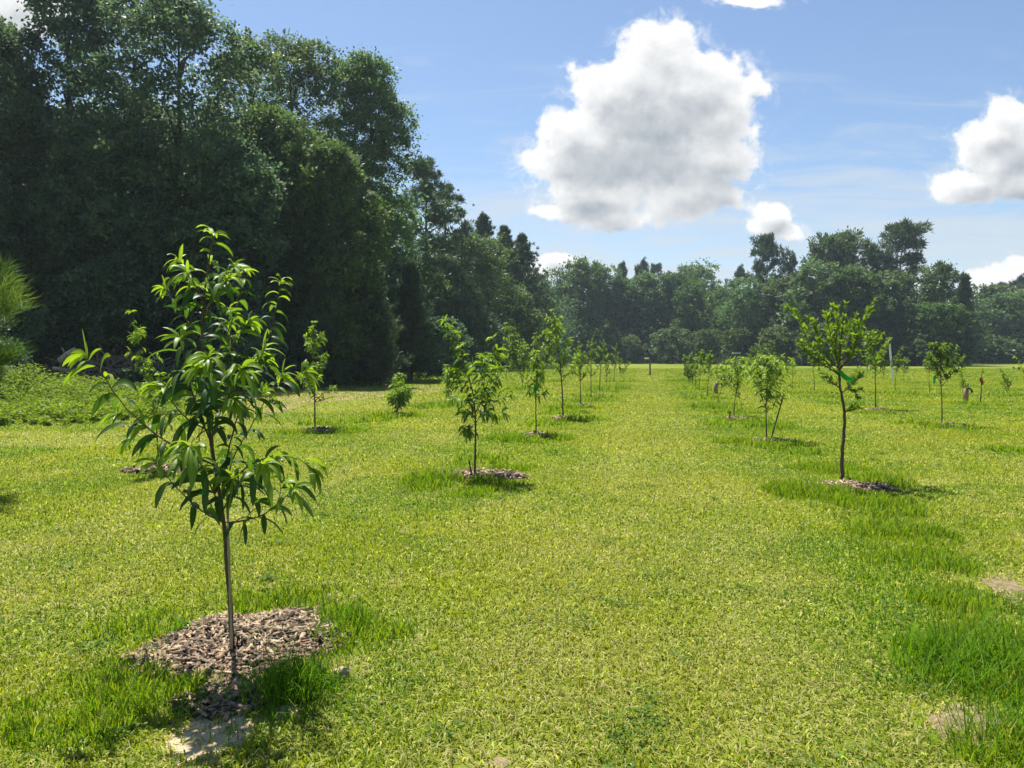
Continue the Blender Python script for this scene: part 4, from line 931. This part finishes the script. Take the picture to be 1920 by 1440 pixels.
def dryness(x, y):
    d = .35 * np.clip(vnoise(x, y, 1.3, 5) * 1.6 - .7, 0, 1) + .5 * np.clip(vnoise(x, y, .45, 6) * 1.8 - 1.0, 0, 1)
    # clippings that lie along the middle of each mown aisle
    for off in (0.1, -4.55, 4.7):
        lat = x * math.cos(R(9.9)) - y * math.sin(R(9.9)) - off
        d += .46 * np.exp(-(np.abs(lat) - .5) ** 2 / .26) * (.3 + vnoise(x, y, .6, 7)) * (np.abs(lat) < 1.6)
    for (c_, rx, ry) in DRY: d += .95 * np.clip(1.2 - ((x - c_[0]) / rx) ** 2 - ((y - c_[1]) / ry) ** 2, 0, 1)
    return np.clip(d, 0, 1)

def blades(geo, x, y, h, wid, lean, col, rng):
    n_ = len(x); an = rng.random(n_) * 2 * np.pi; f = np.stack([np.cos(an), np.sin(an)], 1); a2 = an + np.pi / 2 + rng.normal(0, .5, n_); sdir = np.stack([np.cos(a2), np.sin(a2)], 1)
    z0 = np.zeros(n_) - .004; w2 = (wid / 2)[:, None]
    mxy = f * (h * lean * .38)[:, None]; mz = h * np.sqrt(np.clip(1 - (lean * .6) ** 2, .05, 1)) * .58
    txy = f * (h * lean)[:, None]; tz = h * np.sqrt(np.clip(1 - np.minimum(lean, 1) ** 2 * .93, .03, 1)) 
    b = np.stack([x, y], 1)
    def v3(p, z): return np.concatenate([p, z[:, None]], 1)
    V = np.stack([v3(b - sdir * w2, z0), v3(b + sdir * w2, z0), v3(b + mxy + sdir * w2 * .85, mz), v3(b + mxy - sdir * w2 * .85, mz), v3(b + txy, tz)], 1).reshape(-1, 3)
    i = np.arange(n_)[:, None] * 5
    geo.add(V, i + [0, 1, 2, 3], i + [3, 2, 4], a=np.repeat(col, 5, 0))
GREEN, YEL, STRAW, DEEP = np.array([.100, .205, .008]), np.array([.265, .308, .016]), np.array([.46, .43, .16]), np.array([.10, .23, .008])
BANDS = [(2.0, 4.2, 8200, .0056), (4.2, 7, 5600, .0066), (7, 11, 3000, .0085), (11, 17, 1300, .013), (17, 28, 480, .02), (28, 50, 180, .036), (50, 100, 42, .065)]
for _ in range(70): DRY.append((np.array([-9 + 18 * rng.random(), 2.4 + 12 * rng.random()]), .06 + .2 * rng.random() ** 2, .06 + .16 * rng.random() ** 2))
lawn, long_ = Geo(), Geo()
for _ in range(230):    # patches of small broad leaves among the blades
    y_ = 2.4 + 11 * rng.random() ** 1.3; x_ = (rng.random() * 2 - 1) * .72 * y_; n_ = rng.integers(14, 70); r_ = .03 + .12 * rng.random()
    if any(((x_ - h_[0]) / h_[2]) ** 2 + ((y_ - h_[1]) / h_[3]) ** 2 < 1.2 for h_ in HOLES): continue
    p_ = np.stack([x_ + rng.normal(0, r_, n_), y_ + rng.normal(0, r_, n_), .012 + .03 * rng.random(n_)], 1); ax = norm(rng.normal(size=(n_, 3)) * [1, 1, .35])
    add_quads(lawn, p_, ax, norm(np.cross(ax, rdir(rng, n_, 1.8))), .028 * (.6 + .8 * rng.random(n_)), .017, (np.array([.07, .15, .02]) + rng.random((n_, 1)) * [.08, .10, .01]))
for (y0, y1, dn, wd0) in BANDS:
    hw = lambda yv: .70 * yv + 1.5
    area = (y1 - y0) * (hw(y0) + hw(y1)); n_ = int(area * dn)
    y = y0 + (y1 - y0) * rng.random(n_); x = (rng.random(n_) * 2 - 1) * hw(y1); k = np.abs(x) < hw(y); x, y = x[k], y[k]
    edge = np.ones(len(x), bool); pxx = CX + x / y * FPX; pyy = HORIZ + CAMH / y * FPX
    edge &= ~((((pyy > 716) & (pyy < 765) & (pxx > 430) & (pxx < 850 - (pyy - 716) * 2))) & (rng.random(len(x)) < .38))
    for (cx, cy, rx, ry) in HOLES:
        e = ((x - cx) / rx) ** 2 + ((y - cy) / ry) ** 2 < (.95 + 1.1 * (vnoise(x, y, .16, 8) - .5))
        edge &= ~(e & (rng.random(len(x)) > (.03 if rx > .3 else .22)))
    ht = tallness(x, y); dr = dryness(x, y)
    keep = edge & ~((ht > .05) & (rng.random(len(x)) < .25)) & (rng.random(len(x)) > .55 * np.clip(dr - .55, 0, 1) * 2); x, y, ht, dr = x[keep], y[keep], ht[keep], dr[keep]; n_ = len(x)
    big = vnoise(x, y, 2.2, 1); sml = vnoise(x, y, .35, 2); r1 = rng.random(n_)
    c = GREEN + (YEL - GREEN) * np.clip(-.22 + .85 * big + .75 * vnoise(x, y, .9, 11) + .5 * (sml - .5) + rng.normal(0, .22, n_) / (1 + y / 14), 0, 1)[:, None]
    lane = np.clip(1.15 - (np.abs(x * math.cos(R(9.9)) - y * math.sin(R(9.9)) - .12) / 1.25) ** 2, 0, 1); c = c + (np.array([.30, .315, .06]) - c) * (.62 * np.maximum(lane * (.35 + .65 * vnoise(x, y, .8, 15)), .8 * dr))[:, None]
    st_ = (r1 < (.03 + .55 * dr) / (1 + np.maximum(y - 5, 0) / 14)) ; c = np.where(st_[:, None], STRAW * (.65 + .5 * rng.random((n_, 1))), c)
    flat_ = (rng.random(n_) < .15 / (1 + np.maximum(y - 5, 0) / 9)) & ~st_ & (ht < .035); c = np.where(flat_[:, None], np.array([.42, .47, .09]) * (.6 + .6 * rng.random((n_, 1))), c)
    isT = rng.random(n_) < np.clip((ht - .012) / .075, 0, 1)
    c = np.where(isT[:, None] & (rng.random(n_) < .85)[:, None], DEEP + (YEL - DEEP) * np.clip(rng.normal(.38, .25, n_), 0, 1)[:, None], c) * (.85 + .3 * rng.random((n_, 1)))
    h = np.maximum(.030 * (.6 + .8 * rng.random(n_)) * (1 + .5 * big), np.where(isT, ht, 0) * (.45 + .75 * rng.random(n_)))
    far_ = 1 + np.clip(y - 12, 0, 60) / 60
    lean = np.where(isT, .25 + .6 * rng.random(n_), .35 + .85 * rng.random(n_)); lean = np.where((st_ | flat_) & ~isT, .9 + .6 * rng.random(n_), lean)
    h = np.where((st_ | flat_) & ~isT, h * 1.25, h)
    wid = wd0 * (.7 + .8 * rng.random(n_)) * np.where(isT, 1.05, np.where(flat_, 1.25, 1.0))
    t_ = isT
    blades(lawn, x[~t_], y[~t_], (h * far_)[~t_], wid[~t_], lean[~t_], c[~t_], rng)
    blades(long_, x[t_], y[t_], h[t_], wid[t_], lean[t_], c[t_], rng)
# arching tussocks by the nearest mound and at the lower right
for (px, py, n_, r, hh_) in [(540, 1310, 420, .09, .26), (575, 1290, 160, .07, .2), (505, 1205, 220, .12, .11), (600, 1200, 90, .05, .13), (290, 1235, 60, .06, .1), (1800, 1270, 260, .16, .28), (1880, 1250, 320, .2, .30), (1760, 1240, 160, .1, .24), (1900, 1380, 260, .15, .2), (480, 1370, 60, .1, .12), (360, 1330, 80, .08, .14), (330, 1190, 90, .06, .16), (650, 1170, 120, .08, .16)]:
    b = gnd(px, py); x, y = b[0] + rng.normal(0, r, n_), b[1] + rng.normal(0, r, n_)
    c = (DEEP + (GREEN - DEEP) * rng.random((n_, 1))) * (.75 + .4 * rng.random((n_, 1)))
    blades(long_, x, y, hh_ * (.5 + .6 * rng.random(n_)), .0048 * (.7 + .6 * rng.random(n_)), .3 + .75 * rng.random(n_), c, rng)
tag(lawn.obj('lawn_grass', M['grass']), 'short mown yellow-green grass covering the orchard lawn', 'grass', kind='stuff')
tag(long_.obj('tall_grass', M['grass']), 'longer unmown grass around the stems along the tree rows', 'grass', kind='stuff')

# weeds at the forest foot
wg = Geo(); rng = np.random.default_rng(77)
def weeds(n_, fx, fy, fh, nl, L, tintm):
    for _ in range(n_):
        x, y = fx(), fy(); h = fh(x, y)
        if h < .05: continue
        zz = rng.random(nl) ** .8 * h; an = rng.random(nl) * 6.28
        pos = np.stack([x + rng.normal(0, .12, nl) * (zz + .2), y + rng.normal(0, .12, nl) * (zz + .2), zz], 1)
        ax = norm(np.stack([np.cos(an), np.sin(an), rng.normal(.15, .4, nl)], 1)); sd = norm(np.cross(ax, rdir(rng, nl, .4)))
        add_quads(wg, pos, ax, sd, L * (.5 + rng.random(nl)), L * .38, np.clip(rng.normal(tintm, .2, nl), 0, 1))
def wh(x, y):   # rises from knee height at the lawn to head height by the pile
    px = CX + x / y * FPX; front_ = 17.6 + 3.0 * np.clip((px - 120) / 220, 0, 1)
    if y < front_ or px > 420: return 0
    return float(min(.66, .20 + (y - front_) * .055)) * (.35 + 1.2 * vnoise(x, y, 1.2, 9)) * float(np.clip((430 - px) / 170, .15, 1)) * (1 + .9 * float(np.clip((170 - px) / 170, 0, 1)) * float(np.clip((y - 22) / 3, 0, 1)))
weeds(2000, lambda: -16 + 11 * rng.random(), lambda: 17.5 + 11 * rng.random(), wh, 60, .095, .55)
weeds(420, lambda: -22 + 19.5 * rng.random(), lambda: 33 + 13 * rng.random(), lambda x, y: (.25 + .5 * vnoise(x, y, 2, 9)) * (1 if y > 33 + (x + 22) * .62 else 0), 26, .16, .45)
for _ in range(520):    # ragged growth where the far treeline meets the lawn
    px = 1020 + 920 * rng.random(); Y_ = gnd(px, 681.3 if px < 1400 or px > 1815 else 685.6)[1] + rng.normal(0, 1.2); nl = 26; h = .5 + 1.6 * rng.random() ** 2
    pos = np.stack([(px - CX) / FPX * Y_ + rng.normal(0, .45, nl), Y_ + rng.normal(0, .4, nl), h * rng.random(nl) ** .9], 1); ax = rdir(rng, nl, .3)
    add_quads(wg, pos, ax, perp(rng, ax), .5 * (.5 + rng.random(nl)), .22, np.clip(rng.normal(.2, .2, nl), 0, 1))
tag(wg.obj('weeds', M['weeds']), 'tangle of bright green weeds between the mown lawn and the woods', 'weeds', kind='stuff')
